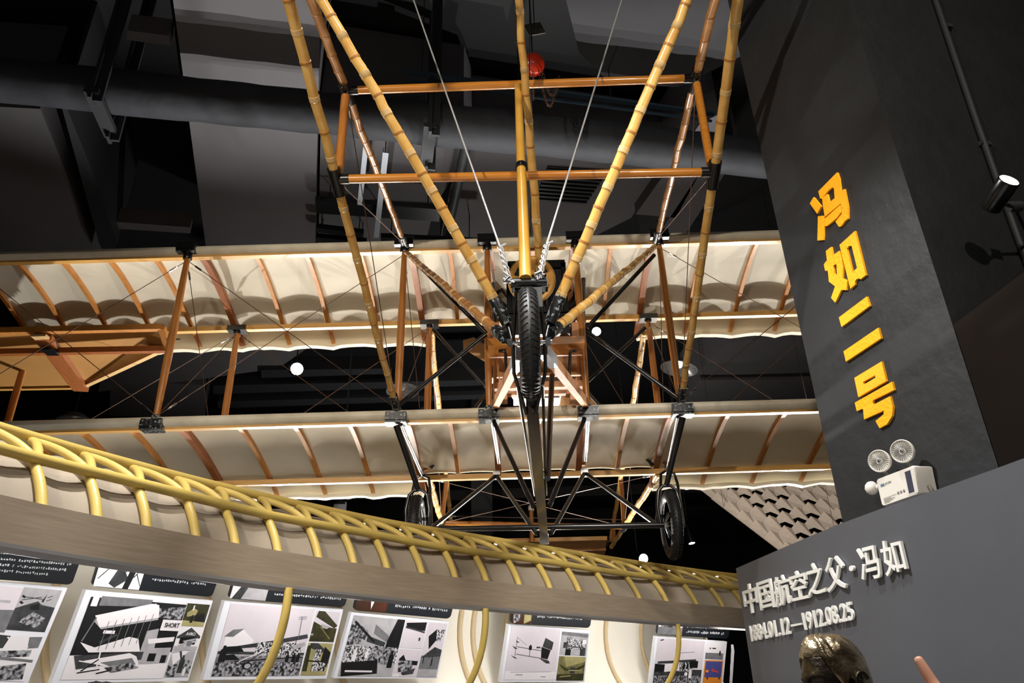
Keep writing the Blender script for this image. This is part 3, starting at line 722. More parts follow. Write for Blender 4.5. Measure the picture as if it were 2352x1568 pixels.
M().tube([at(0, 642, Y=5.75), at(900, 640, Y=5.75), at(1785, 618, Y=5.75)], .002, 4).build('trailing_wire', WIRE, AC)
# steel suspension ropes carrying the nose
for i, (a, knot, b) in enumerate(((at(1172, 652, Y=2.98), at(1148, 566, Y=2.97), at(950, 0, Y=3.6)), (at(1238, 640, Y=2.98), at(1256, 560, Y=2.97), at(1428, 0, Y=3.6)))):
    dirv = (b - knot); e = b + dirv * ((zc - .01 - b.z) / dirv.z)
    o = M().tube([a, knot, e], .0055, 8).build('suspension_rope', ROPE)
    tag(o, ['left of two pale steel ropes holding up the nose of the biplane', 'right of two pale steel ropes holding up the nose of the biplane'][i], 'rope', 'steel ropes holding the nose')
    m_ = M()
    for k in range(5):
        c = a.lerp(knot, .05 + .02 * k) + V((random.uniform(-.015, .015), random.uniform(-.01, .01), 0))
        m_.lathe([(.0, -.016), (.009, -.016), (.009, .016), (0, .016)], c, (random.uniform(-1, 1), random.uniform(-.3, .3), random.uniform(-.5, .5)), 8)
    m_.build('rope_clip', STEEL, o)
    m_ = M()
    for k in range(3):
        q = [a.lerp(knot, t) + V((.014 * math.sin(t * 14 + k * 2), .01 * math.cos(t * 14 + k * 2), 0)) for t in [j / 12 for j in range(13)]]
        m_.tube(q, .0035, 5)
    m_.tube([knot, knot + V((.03, 0, .015))], .004, 5); m_.build('rope_tail', ROPE, o)
o = M().tube([at(1217, -60, Y=5.0), at(1216, 150, Y=5.0), at(1222, 255, Y=5.0), V((.18, 5.2, UZ + .05))], .006, 6).build('suspension_rope', DSTL)
tag(o, 'dark steel rope dropping past the orange hoist to the upper wing', 'rope')
M().tube([at(1217, -60, Y=5.0), V((at(1217, -60, Y=5.0).x, 5.0, zc))], .006, 6).build('upper_rope', DSTL, o)
# ================================================================ GALLERY CANOPY (curved tube frame over a picture wall)
GS = .875; ZB = EYE + .56 * GS; ZT = EYE + .72 * GS
hoop_px = [(107, 1160), (238, 1187), (350, 1210), (460, 1232), (553, 1248), (648, 1266), (740, 1281), (823, 1293), (901, 1305), (977, 1317), (1056, 1326), (1128, 1334), (1200, 1343), (1273, 1350), (1340, 1358), (1409, 1366), (1477, 1374), (1540, 1381), (1607, 1388), (1672, 1393)]
raw = [at(a, b, Z=ZT) for a, b in [(0, 1135)] + hoop_px]
raw = [V((p.x, p.y)) for p in raw]
sm_ = [raw[0]] + [(raw[i - 1] + raw[i] * 2 + raw[i + 1]) / 4 for i in range(1, len(raw) - 1)] + [raw[-1]]
ctrl = [V((-1.86, 1.35)), V((-1.79, 1.8)), sm_[0]] + sm_[2:-1:2] + [V((1.66, 6.12)), V((2.0, 6.4)), V((2.3, 6.62))]
path = []
for i in range(len(ctrl) - 1):
    p0_, p1_, p2_, p3_ = ctrl[max(0, i - 1)], ctrl[i], ctrl[i + 1], ctrl[min(len(ctrl) - 1, i + 2)]
    for k in range(10):
        t = k / 10
        path.append(.5 * ((2 * p1_) + (p2_ - p0_) * t + (2 * p0_ - 5 * p1_ + 4 * p2_ - p3_) * t * t + (3 * p1_ - p0_ - 3 * p2_ + p3_) * t ** 3))
path.append(ctrl[-1])
cum = [0.0]
for a, b in zip(path, path[1:]): cum.append(cum[-1] + (b - a).length)
SL = cum[-1]
def fr(s):
    s = max(0, min(SL - 1e-6, s)); i = 0
    lo, hi = 0, len(cum) - 1
    while hi - lo > 1:
        mdl = (lo + hi) // 2
        if cum[mdl] <= s: lo = mdl
        else: hi = mdl
    f_ = (s - cum[lo]) / (cum[hi] - cum[lo]); p = path[lo].lerp(path[hi], f_)
    a, b = path[max(0, lo - 2)], path[min(len(path) - 1, lo + 3)]; t = (b - a).normalized()
    return p, t
def GP(s, off, z):
    p, t = fr(s); return V((p.x - t.y * off, p.y + t.x * off, z))
def s_near(q):
    i = min(range(len(path)), key=lambda k: (path[k] - q).length); best = cum[i]
    for k in range(-20, 21):
        s = cum[i] + k * .01
        if (fr(s)[0] - q).length < (fr(best)[0] - q).length: best = s
    return best
def oncurve(px, py, off):
    d = ray(px, py); prev = None; N_ = 240
    for k in range(N_ + 1):
        s = SL * k / N_; p = GP(s, off, 0); c = d.x * p.y - d.y * p.x
        if prev is not None and c * prev[1] <= 0 and p.y > 0:
            f_ = prev[1] / (prev[1] - c); s2 = prev[0] + (s - prev[0]) * f_; p = GP(s2, off, 0)
            return V((p.x, p.y, EYE + d.z * p.y / d.y)), s2
        prev = (s, c)
    p = GP(0 if d.x < 0 else SL, off, 0); return V((p.x, p.y, EYE + d.z * p.y / d.y)), (0 if d.x < 0 else SL)
NS = 90
Ss = [SL * k / NS for k in range(NS + 1)]
GAL = thing('canopy_frame', GP(SL / 2, .5, 1.0), 'long curved canopy of yellow tubes and cloth arching over the picture wall', 'canopy')
hs = [s_near(V(at(a, b, Z=ZT)[:2])) for a, b in hoop_px]
hs = [hs[0] - .24 * k for k in (3, 2, 1)] + hs + [hs[-1] + .3, hs[-1] + .6]
hs = [s for s in hs if .02 < s < SL - .02]
def circ(a, r=.5, cz=2.0): return .5 - r * math.cos(a), cz + r * math.sin(a)
# cloth skin sagging a little between the hoops
ang0 = math.asin((ZT - .02 - 2.0) / .5); rows = []
fine = []
for i in range(len(hs) - 1):
    for k in range(6): fine.append((hs[i] + (hs[i + 1] - hs[i]) * k / 6, k / 6))
fine = [(0, 0)] + fine + [(hs[-1], 0), (SL, 0)]
for s, f_ in fine:
    row = []
    for k in range(25):
        a = ang0 + (PI - ang0 - .85) * k / 24
        sag = .016 * 4 * f_ * (1 - f_) + .004 * noise.noise(V((s * 6, a * 4, 2)))
        o_, z_ = circ(a, .484 - sag); row.append(GP(s, o_, z_))
    rows.append(row)
M().grid(rows).build('canopy_cloth', SKIN_F, GAL, angle=80)
# fascia board
rows = []
for s in Ss: rows.append([GP(s, 0, ZB), GP(s, 0, ZT), GP(s, .02, ZT), GP(s, .02, ZB), GP(s, 0, ZB)])
M().grid(rows).build('fascia_board', FASC, GAL)
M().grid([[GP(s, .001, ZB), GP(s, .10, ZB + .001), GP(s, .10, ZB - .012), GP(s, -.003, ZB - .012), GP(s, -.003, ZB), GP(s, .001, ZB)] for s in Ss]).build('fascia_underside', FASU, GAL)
# rails
LRo, LRz = .118, 2.36; URo, URz = .38, 2.515
M().tube([GP(s, LRo, LRz + .003 * math.sin(s * 5)) for s in Ss], .021, 12).build('rail', YEL, GAL)
M().tube([GP(s, URo, URz) for s in Ss], .021, 12).build('rail', YEL, GAL)
lowst = [s_near(V(at(a, b, Z=ZB)[:2])) for a, b in ((660, 1345), (1130, 1390), (1550, 1430))] + [.35]
for i, s in enumerate(hs):
    M().tube([GP(s, *circ(a)) for a in [math.asin((ZT - .01 - 2.0) / .5) + (.80 - .33) * k / 20 for k in range(21)]], .0185, 12).build('hoop', YEL, GAL)
    if i < len(hs) - 1:
        sn = hs[i + 1]; mid = (s + sn) / 2
        for sa, sb in ((s, mid), (sn, mid)):
            q = []
            for k in range(11):
                t = k / 10; a0 = math.acos((.5 - LRo - .01) / .5); a1 = math.acos((.5 - URo) / .5); a = a0 + (a1 - a0) * t
                q.append(GP(sa + (sb - sa) * (t if sa < sb else t ** 1.25), *circ(a, .512)))
            M().tube(q, .0165, 10).build('brace', YEL, GAL)
for s in lowst:
    M().tube([GP(s, *circ(a)) for a in [.06 - (PI / 2 - .1) * k / 18 for k in range(19)]], .019, 10).build('lower_hoop', YEL, GAL)
# back liner, ribs, ledge
BK = []
for s in Ss:
    BK.append([GP(s, .5 + .51 * math.cos(a), 2.0 + .51 * math.sin(a)) for a in [-.9 + 1.85 * k / 14 for k in range(15)]])
M().grid(BK).build('back_liner', CREAM, GAL, angle=80)
for a, b in [(98, 1490), (460, 1500), (775, 1500), (1060, 1440), (1090, 1420), (1165, 1420), (1393, 1440), (1475, 1450), (1560, 1480), (1690, 1450)]:
    p_, s = oncurve(a, b, .98)
    M().tube([GP(s, .5 + .495 * math.cos(q), 2.0 + .495 * math.sin(q)) for q in [-.85 + 1.4 * k / 14 for k in range(15)]], .016, 8).build('inner_rib', CREAMR, GAL)
M().grid([[GP(s, .3, 0.0), GP(s, .3, 1.50), GP(s, .66, 1.50), GP(s, .66, 1.622), GP(s, 1.06, 1.622), GP(s, 1.06, 0.0), GP(s, .3, 0)] for s in Ss]).build('plinth', BRNP, GAL)
GLS = mat('strip_glow', (240, 246, 255), emit=(238, 245, 255), estr=17)
M().grid([[GP(s, .86, 1.626), GP(s, .86, 1.64), GP(s, .9, 1.64), GP(s, .9, 1.626), GP(s, .86, 1.626)] for s in Ss]).build('light_strip', GLS, GAL)
for k in range(9):
    s = SL * (k + .5) / 9; a = GP(s, .2, 2.2); b = GP(s, .85, 1.8)
    p_, t = fr(s)
    l = lamp('board_fill', 'AREA', a, 5.0, (1, .97, .93), b, .12, sizey=.5)  # area lamps added under the canopy to light the board fronts
# ---------------------------------------------------------------- picture boards
PH = {k: mat('photo_' + k, c, .35, var=v, scale=sc, contrast=None) for k, c, v, sc in
      (('white', (226, 222, 226), .03, 8), ('sky', (206, 198, 206), .05, 5), ('light', (168, 166, 170), .12, 20), ('mid', (112, 112, 116), .25, 25), ('dark', (56, 57, 60), .5, 30), ('black', (22, 23, 26), .3, 20), ('sepia', (112, 108, 70), .4, 14), ('olive', (52, 52, 30), .5, 24), ('tan', (160, 152, 104), .2, 12), ('blue', (74, 76, 140), .05, 6), ('orange', (226, 140, 50), .08, 6), ('red', (196, 70, 40), .1, 8), ('brown', (66, 34, 18), .4, 9))}
PH['grain'] = mat('photo_grain', (30, 31, 34), .4, rgb2=(170, 170, 176), scale=60, contrast=(.42, .6), detail=6)
PH['crowd'] = mat('photo_crowd', (24, 24, 27), .4, rgb2=(206, 206, 210), scale=95, contrast=(.45, .55), detail=3)
PKEYS = list(PH)
BOARD = mat('board_edge_white', (222, 224, 232), .4)
CAPT = mat('caption_black', (20, 24, 30), .4)
CTXT = mat('caption_text_white', (196, 200, 204), .5)
class Quad:
    def __init__(s, TL, TR, BR, BL):
        nn = (TR - BR).cross(BL - BR).normalized(); TL = TL - nn * (TL - BR).dot(nn); s.q = (TL, TR, BR, BL); s.n = (TR - TL).cross(BL - TL).normalized(); s.n = -s.n if s.n.dot(CAM - TL) < 0 else s.n
    def p(s, u, v, h=0): # v down
        a = s.q[0].lerp(s.q[1], u); b = s.q[3].lerp(s.q[2], u); return a.lerp(b, v) + s.n * h
def photo(parent, Q, rc_, bg, shapes, name='photograph', h0=.0016):
    u0, v0, u1, v1 = rc_; m_ = M(); f_ = lambda u, v, k: Q.p(u0 + (u1 - u0) * u, v0 + (v1 - v0) * v, h0 + .00008 * k)
    m_.add([f_(0, 0, 0), f_(0, 1, 0), f_(1, 1, 0), f_(1, 0, 0)], [(0, 1, 2, 3)], PKEYS.index(bg))
    for k, (mk, poly) in enumerate(shapes):
        if len(poly) == 3 and isinstance(poly[2], (int, float)): pass
        m_.add([f_(max(0, min(1, u)), max(0, min(1, v)), k + 1) for u, v in poly], [tuple(range(len(poly)))], PKEYS.index(mk))
    return m_.build(name, [PH[k] for k in PKEYS], parent)
def ln(x0_, y0_, x1_, y1_, w_=.008):
    d = V((x1_ - x0_, y1_ - y0_)); n_ = V((-d.y, d.x)).normalized() * w_; return [(x0_ + n_.x, y0_ + n_.y), (x1_ + n_.x, y1_ + n_.y), (x1_ - n_.x, y1_ - n_.y), (x0_ - n_.x, y0_ - n_.y)]
def bx(a, b, c, d): return [(a, b), (c, b), (c, d), (a, d)]
def person_shape(x, y, h, w_=None):
    w_ = w_ or h * .16; return [(x - w_, y), (x - w_, y - h * .7), (x - w_ * .5, y - h * .8), (x - w_ * .4, y - h), (x + w_ * .4, y - h), (x + w_ * .5, y - h * .8), (x + w_, y - h * .7), (x + w_, y)]
def board(TL, TR, BR, BL, label, th=.03):
    a = [oncurve(TL[0], TL[1], .70)[0], oncurve(TR[0], TR[1], .70)[0], oncurve(BR[0], BR[1], .79)[0], oncurve(BL[0], BL[1], .79)[0]]
    Q = Quad(*a); o = M().prism(list(Q.q), -Q.n * th).build('photo_board', BOARD)
    tag(o, label, 'photo board', 'photo boards on the curved wall'); return o, Q
def text_mesh(body, bold=0.0, ex=0.0):
    c = bpy.data.curves.new('tmp_text', 'FONT'); c.body = body; c.offset = bold; c.extrude = 0; c.resolution_u = 4
    o = bpy.data.objects.new('tmp_text', c); COL.objects.link(o); bpy.context.view_layer.update()
    me = bpy.data.meshes.new_from_object(o.evaluated_get(bpy.context.evaluated_depsgraph_get()))
    vs = [V(v.co) for v in me.vertices]; fs = [tuple(p.vertices) for p in me.polygons]
    bpy.data.objects.remove(o); bpy.data.curves.remove(c); bpy.data.meshes.remove(me)
    if not vs: return [], []
    lx, hx = min(v.x for v in vs), max(v.x for v in vs); ly, hy = min(v.y for v in vs), max(v.y for v in vs)
    return [V(((v.x - lx) / (hx - lx), (v.y - ly) / max(1e-6, hy - ly), 0)) for v in vs], fs
def solid(vs, fs, fmap, thick_vec):
    # weld + extrude a flat filled outline
    key = {}; idx = []; nv = []
    for v in vs:
        k = (round(v.x, 5), round(v.y, 5))
        if k not in key: key[k] = len(nv); nv.append(v)
        idx.append(key[k])
    fs = [tuple(dict.fromkeys(idx[i] for i in f)) for f in fs]; fs = [f for f in fs if len(f) > 2]
    ec = {}
    for f in fs:
        for a, b in zip(f, f[1:] + f[:1]): ec[(a, b)] = ec.get((a, b), 0) + 1
    n_ = len(nv); base = [fmap(v) for v in nv]
    F_ = [tuple(reversed(f)) for f in fs] + [tuple(i + n_ for i in f) for f in fs]
    for a, b in ec:
        if (b, a) not in ec: F_.append((a, b, b + n_, a + n_))
    return base + [p + thick_vec for p in base], F_
def words(parent, Q, body, rc_, m, name, bold=0.0, th=.0015, h=None):
    vs, fs = text_mesh(body, bold); u0, v0, u1, v1 = rc_
    v_, f_ = solid(vs, fs, lambda p: Q.p(u0 + (u1 - u0) * p.x, v1 + (v0 - v1) * p.y, .006 if h is None else h), Q.n * th)
    return M().add(v_, f_).build(name, m, parent)
# board 1 (cut by the frame)
o, Q = board((-120, 1325), (153, 1350), (62, 1572), (-230, 1560), 'white photo board leftmost on the wall, with a plane crash photograph')
photo(o, Q, (.03, .04, .62, .5), 'sky', [('mid', [(0, .6), (1, .5), (1, 1), (0, 1)]), ('light', bx(.1, .3, .9, .36))])
photo(o, Q, (.62, .03, .96, .47), 'light', [('dark', [(0, .5), (.3, .38), (.5, .3), (.62, .38), (1, .42), (1, 1), (0, 1)]), ('black', [(.35, .42), (.55, .34), (.62, .5), (.4, .52)]), ('black', ln(.1, .22, .6, .25)), ('black', ln(.08, .3, .55, .2)), ('black', [(.58, .3), (.66, .12), (.64, .32)]), ('black', ln(.05, .2, .14, .24, .025)), ('black', ln(.05, .34, .14, .38, .025)), ('grain', [(.2, .8), (.5, .55), (.9, .7), (.7, .92)]), ('black', ln(.7, .2, .82, .15)), ('black', ln(.7, .28, .82, .23))])
photo(o, Q, (.5, .52, .96, .97), 'white', [('dark', [(0, 0), (.4, .02), (.35, .3), (0, .35)]), ('mid', [(.75, .02), (1, .0), (1, .25), (.8, .28)]), ('white', ln(.35, .05, .6, .25, .015)), ('white', ln(.6, .05, .4, .26, .015)), ('white', ln(.6, .05, .8, .25, .015)), ('grain', [(0, .4), (.9, .3), (.9, .45), (0, .55)]), ('grain', [(.4, .7), (.9, .6), (.95, .95), (.5, 1)]), ('mid', ln(0, .5, 1, .55, .03))])
# board 2
o, Q = board((199, 1354), (488, 1379), (433, 1563), (119, 1569), 'white photo board with a covered biplane in a hall and a SHORT sign')
photo(o, Q, (.05, .05, .785, .965), 'white', [('black', [(0, .02), (1, .03), (1, .66), (0, .72)]), ('mid', [(.1, 0), (.62, 0), (.6, .09), (.1, .12)]), ('light', [(.1, .3), (.66, .04), (.72, .1), (.74, .25), (.2, .4)]), ('white', [(.1, .24), (.62, .05), (.7, .06), (.74, .22), (.18, .38)]), ('mid', ln(.12, .26, .06, .55, .006)),
      ('white', [(.05, .56), (.2, .62), (.5, .48), (.6, .5), (.66, .66), (.16, .68)]), ('light', [(.66, .4), (.78, .36), (.8, .64), (.66, .68)]), ('white', [(.7, .5), (.98, .46), (.98, .52), (.72, .56)]), ('grain', [(.72, .1), (1, .06), (.98, .24), (.74, .22)]), ('light', [(.68, .62), (.98, .6), (.98, .8), (.66, .82)]), ('black', bx(.76, .68, .84, .78)), ('black', bx(.9, .7, .96, .8)),
      ('dark', [(.04, .72), (.7, .66), (.7, .76), (.1, .88)]), ('white', [(.14, .78), (.56, .68), (.64, .72), (.7, .84), (.34, .84)]), ('mid', [(.3, .8), (.6, .74), (.66, .82), (.4, .84)]), ('white', ln(.27, .66, .29, .93, .007)), ('white', ln(.1, .78, .3, .82, .006)), ('black', ln(.15, .9, .28, .76, .007)), ('black', ln(.3, .93, .55, .85, .008)), ('grain', [(.36, .86), (.6, .8), (.7, .86), (.44, .92)]), ('black', ln(.12, .92, .32, .88, .006)), ('dark', [(.22, .55), (.36, .44), (.38, .47), (.24, .58)]), ('white', bx(.02, .02, .08, .13)), ('white', bx(.23, .41, .34, .45))] + [('mid', ln(.25 + .07 * k, .3 - .02 * k, .24 + .07 * k, .66 - .02 * k, .003)) for k in range(7)])
sg = photo(o, Q, (.63, .27, .79, .40), 'white', [], 'sign_photo', .0052); words(o, Q, 'SHORT', (.655, .305, .775, .36), PH['black'], 'lettering', .01)
photo(o, Q, (.79, .055, .985, .335), 'olive', [('tan', [(0, .75), (1, .8), (1, 1), (0, 1)]), ('tan', [(.1, .42), (.35, .2), (.55, .3), (.5, .5), (.15, .6)]), ('white', bx(.3, .08, .36, .3)), ('black', person_shape(.38, .85, .35)), ('black', [(.5, .5), (.9, .4), (.95, .8), (.5, .75)])])
photo(o, Q, (.79, .345, .985, .63), 'white', [('dark', [(0, .42), (.5, .02), (1, .38), (1, .48), (0, .5)]), ('black', [(.15, .45), (.85, .42), (.85, .75), (.15, .72)]), ('light', [(.1, .8), (.5, .62), (.9, .55), (.9, .62), (.3, .85)]), ('light', [(.3, .6), (.9, .45), (.9, .5), (.4, .68)]), ('mid', bx(.5, .6, .7, .85)), ('light', bx(0, .82, 1, 1))])
words(o, Q, 'AVRO', (.853, .408, .932, .446), PH['white'], 'lettering', .01)
photo(o, Q, (.79, .64, .985, .95), 'light', [('white', [(0, .1), (.5, 0), (.7, 0), (.2, .55)]), ('dark', [(.3, 0), (.4, 0), (.55, .4), (.5, .45)]), ('dark', person_shape(.55, .85, .7)), ('grain', [(0, .55), (.4, .5), (.4, 1), (0, 1)]), ('grain', [(.65, .3), (1, .4), (1, .9), (.7, .9)]), ('white', person_shape(.75, .95, .35))])
# board 3
o, Q = board((516, 1379), (790, 1399), (750, 1558), (466, 1561), 'white photo board with a pusher biplane on a field behind the first yellow hoop')
photo(o, Q, (.05, .03, .74, .955), 'sky', [('light', bx(0, .68, 1, 1)), ('white', [(.04, .44), (.2, .34), (.36, .5), (.3, .62), (.04, .62)]), ('mid', [(.02, .46), (.1, .36), (.22, .34), (.12, .46)]), ('dark', bx(.0, .66, 1, .7)), ('grain', bx(0, .72, 1, 1)), ('mid', bx(0, .74, 1, .8)), ('dark', [(.2, .58), (.55, .5), (.98, .38), (1, .44), (.5, .58), (.22, .62)]), ('crowd', bx(.4, .52, .95, .7)), ('black', [(.05, .6), (.22, .58), (.28, .66), (.1, .68)]), ('black', [(.02, .72), (.18, .7), (.26, .78), (.06, .78)]), ('black', ln(.2, .8, .98, .72, .008)), ('black', ln(.3, .86, .6, .55, .006)), ('white', ln(.25, .8, .62, .56, .006)), ('dark', ln(.52, .5, .56, .76, .004)), ('dark', ln(.7, .46, .72, .74, .004)), ('dark', ln(.86, .45, .86, .72, .004)), ('light', [(.82, .56), (.97, .5), (.99, .55), (.86, .62)]), ('black', person_shape(.06, .8, .22)), ('black', person_shape(.88, .8, .14)), ('black', person_shape(.93, .8, .14)), ('black', person_shape(.8, .8, .13)), ('mid', ln(.86, .12, .88, .46, .004)), ('mid', ln(.82, .13, .92, .12, .004)), ('mid', ln(.82, .16, .92, .15, .004))] + [('black', [(.36 + .05 * math.cos(q), .86 + .05 * math.sin(q)) for q in [2 * PI * k / 12 for k in range(12)]]), ('light', [(.36 + .035 * math.cos(q), .86 + .035 * math.sin(q)) for q in [2 * PI * k / 12 for k in range(12)]])])
photo(o, Q, (.755, .045, .98, .48), 'sky', [('olive', [(.1, 0), (.35, 0), (1, .45), (.9, .55), (.05, .2)]), ('olive', [(0, .35), (.4, .5), (1, .55), (1, 1), (0, 1)]), ('light', [(.3, .4), (.7, .5), (.6, .58), (.4, .55)]), ('sepia', ln(.3, .5, .8, .9, .02)), ('light', bx(.0, .75, .1, .8))])
photo(o, Q, (.755, .5, .98, .95), 'tan', [('dark', [(.1, 0), (.4, 0), (.85, .28), (.6, .3), (.1, .15)]), ('olive', [(0, .1), (.15, .05), (.2, .9), (0, .95)]), ('black', [(.7, .1), (1, .3), (.95, .75), (.65, .7)]), ('crowd', bx(.35, .2, .6, .55)), ('crowd', bx(.35, .6, .9, .88)), ('black', ln(.1, .55, 1, .6, .02)), ('tan', bx(0, .88, 1, 1))])
# board 4
o, Q = board((806, 1405), (1032, 1427), (1003, 1558), (766, 1557), 'white photo board of an exhibition hall and a tetrahedral kite beside the second yellow hoop')
photo(o, Q, (.03, .04, .53, .97), 'light', [('grain', [(0, .05), (.35, .25), (.3, .45), (0, .5)]), ('mid', [(.45, .12), (.75, .3), (.75, .42), (.45, .28)]), ('black', [(.85, 0), (1, 0), (1, .62), (.72, .6), (.75, .35)]), ('dark', [(.35, .32), (.72, .42), (.7, .5), (.35, .42)]), ('black', ln(.05, .1, .5, .42, .02)), ('crowd', bx(0, .5, 1, .78)), ('white', person_shape(.42, .7, .15)), ('white', person_shape(.2, .75, .2)), ('grain', [(.5, .48), (.9, .5), (.85, .8), (.45, .75)]), ('black', [(0, .78), (.65, .72), (.7, .95), (.05, 1)]), ('black', person_shape(.9, .85, .3)), ('white', bx(.1, .9, .6, .93))])
photo(o, Q, (.54, .04, .77, .5), 'sky', [('black', [(.05, .1), (.95, .02), (.95, .35), (.1, .3)]), ('dark', ln(.05, .25, .95, .4, .03)), ('black', bx(.75, .6, .82, .72))])
photo(o, Q, (.54, .52, .77, .97), 'sky', [('black', [(.1, .35), (.25, .2), (.4, .4), (.95, .42), (.95, .58), (.1, .55)]), ('grain', [(.1, .42), (.7, .42), (.8, .75), (.15, .85)]), ('dark', [(.3, .85), (.9, .68), (.85, .9), (.4, .95)]), ('white', bx(0, .9, .25, 1))])
photo(o, Q, (.78, .04, .985, .97), 'sky', [('mid', [(0, .62), (1, .56), (1, 1), (0, 1)]), ('dark', [(.3, .55), (.6, .45), (1, .5), (1, .62), (0, .66)]), ('black', [(.15, .26), (.5, .12), (.6, .32), (.3, .5)]), ('crowd', [(.5, .12), (.95, .12), (.8, .34), (.6, .34)]), ('black', person_shape(.15, .76, .14)), ('black', person_shape(.6, .8, .18)), ('light', bx(0, .86, 1, 1))])
# board 5
o, Q = board((1169, 1433), (1356, 1447), (1342, 1566), (1150, 1566), 'white photo board with a glider flying above a beach, between plain wall stretches')
photo(o, Q, (.03, .03, .615, .96), 'sky', [('white', bx(0, .84, 1, 1)), ('mid', ln(.1, .86, .9, .84, .004)), ('dark', [(.7, .18), (.88, .26), (.86, .42), (.66, .36)]), ('black', [(.64, .36), (.84, .42), (.8, .6), (.66, .58)]), ('dark', [(.6, .57), (.82, .62), (.86, .68), (.78, .68)]), ('mid', ln(.16, .38, .66, .44, .008)), ('mid', ln(.16, .52, .64, .58, .008)), ('dark', ln(.42, .4, .42, .56, .005)), ('black', person_shape(.42, .43, .1, .03)), ('dark', [(.12, .26), (.2, .3), (.14, .3)]), ('dark', [(.06, .36), (.18, .42), (.12, .42)]), ('dark', [(.06, .54), (.2, .6), (.14, .6)]), ('dark', ln(.14, .2, .14, .56, .004)), ('mid', ln(.14, .2, .34, .34, .003)), ('dark', bx(.54, .36, .62, .39)), ('mid', bx(.2, .9, .34, .91)), ('mid', bx(.7, .93, .8, .94))])
photo(o, Q, (.635, .06, .98, .5), 'light', [('mid', [(0, .0), (1, .05), (1, .2), (0, .15)]), ('grain', bx(.2, .2, .4, 1)), ('crowd', bx(.3, .3, .95, .75)), ('dark', bx(.1, .45, .25, .7)), ('white', bx(.8, .3, .95, .5)), ('black', bx(.2, .75, .4, 1)), ('dark', bx(.75, .7, .95, 1)), ('dark', ln(.1, .6, .95, .66, .02))])
photo(o, Q, (.635, .52, .98, .97), 'sepia', [('tan', [(.2, 0), (1, 0), (1, .2), (.3, .45)]), ('olive', [(.0, .3), (.3, .5), (.6, .55), (1, .3), (1, .42), (.6, .64), (.25, .58)]), ('dark', bx(.45, .45, .65, .7)), ('olive', [(0, .75), (1, .7), (1, 1), (0, 1)]), ('tan', bx(.4, .56, .9, .6)), ('tan', ln(.1, .85, .5, .8, .02))])
# board 6
o, Q = board((1505, 1460), (1670, 1473), (1660, 1573), (1493, 1574), 'white photo board with an old monoplane and an orange poster behind the third yellow hoop')
photo(o, Q, (.03, .03, .67, .99), 'sky', [('dark', bx(0, .66, 1, 1)), ('grain', bx(0, .8, 1, 1)), ('black', [(.0, .55), (.2, .56), (.2, .72), (0, .72)]), ('dark', [(.05, .5), (.85, .42), (.85, .5), (.05, .55)]), ('white', [(.2, .56), (.5, .5), (.6, .68), (.2, .72)]), ('crowd', bx(.5, .5, .8, .7)), ('black', person_shape(.6, .66, .16)), ('black', person_shape(.68, .64, .14)), ('black', bx(.72, .46, .9, .62)), ('mid', ln(.48, .3, .8, .26, .006)), ('white', [(.66 + .035 * math.cos(q), .76 + .045 * math.sin(q)) for q in [2 * PI * k / 12 for k in range(12)]]), ('black', ln(.05, .05, .12, .03, .012)), ('white', person_shape(.75, .85, .2))])
photo(o, Q, (.70, .05, .96, .42), 'white', [('mid', bx(0, .62, 1, 1)), ('dark', person_shape(.8, .75, .3)), ('dark', bx(.35, .3, .55, .38)), ('black', bx(.2, .3, .26, .4))])
photo(o, Q, (.70, .44, .97, .99), 'orange', [('blue', bx(.06, .05, .95, .7)), ('orange', bx(.1, .4, .25, .5)), ('red', ln(.4, .42, .8, .48, .03)), ('red', bx(.4, .35, .6, .38)), ('brown', bx(.18, .7, .26, .78)), ('brown', bx(.82, .7, .9, .78)), ('red', bx(.1, .94, .8, .97))])
o, Q = board((1703, 1479), (1850, 1490), (1845, 1580), (1696, 1578), 'white photo board partly hidden behind the grey sign wall')
photo(o, Q, (.03, .04, .6, .97), 'dark', [('light', bx(.1, .1, .25, .3)), ('brown', bx(0, .3, 1, .36)), ('white', bx(.3, .4, .6, .6)), ('brown', bx(0, .6, 1, .66)), ('grain', bx(.05, .68, .9, .98))])
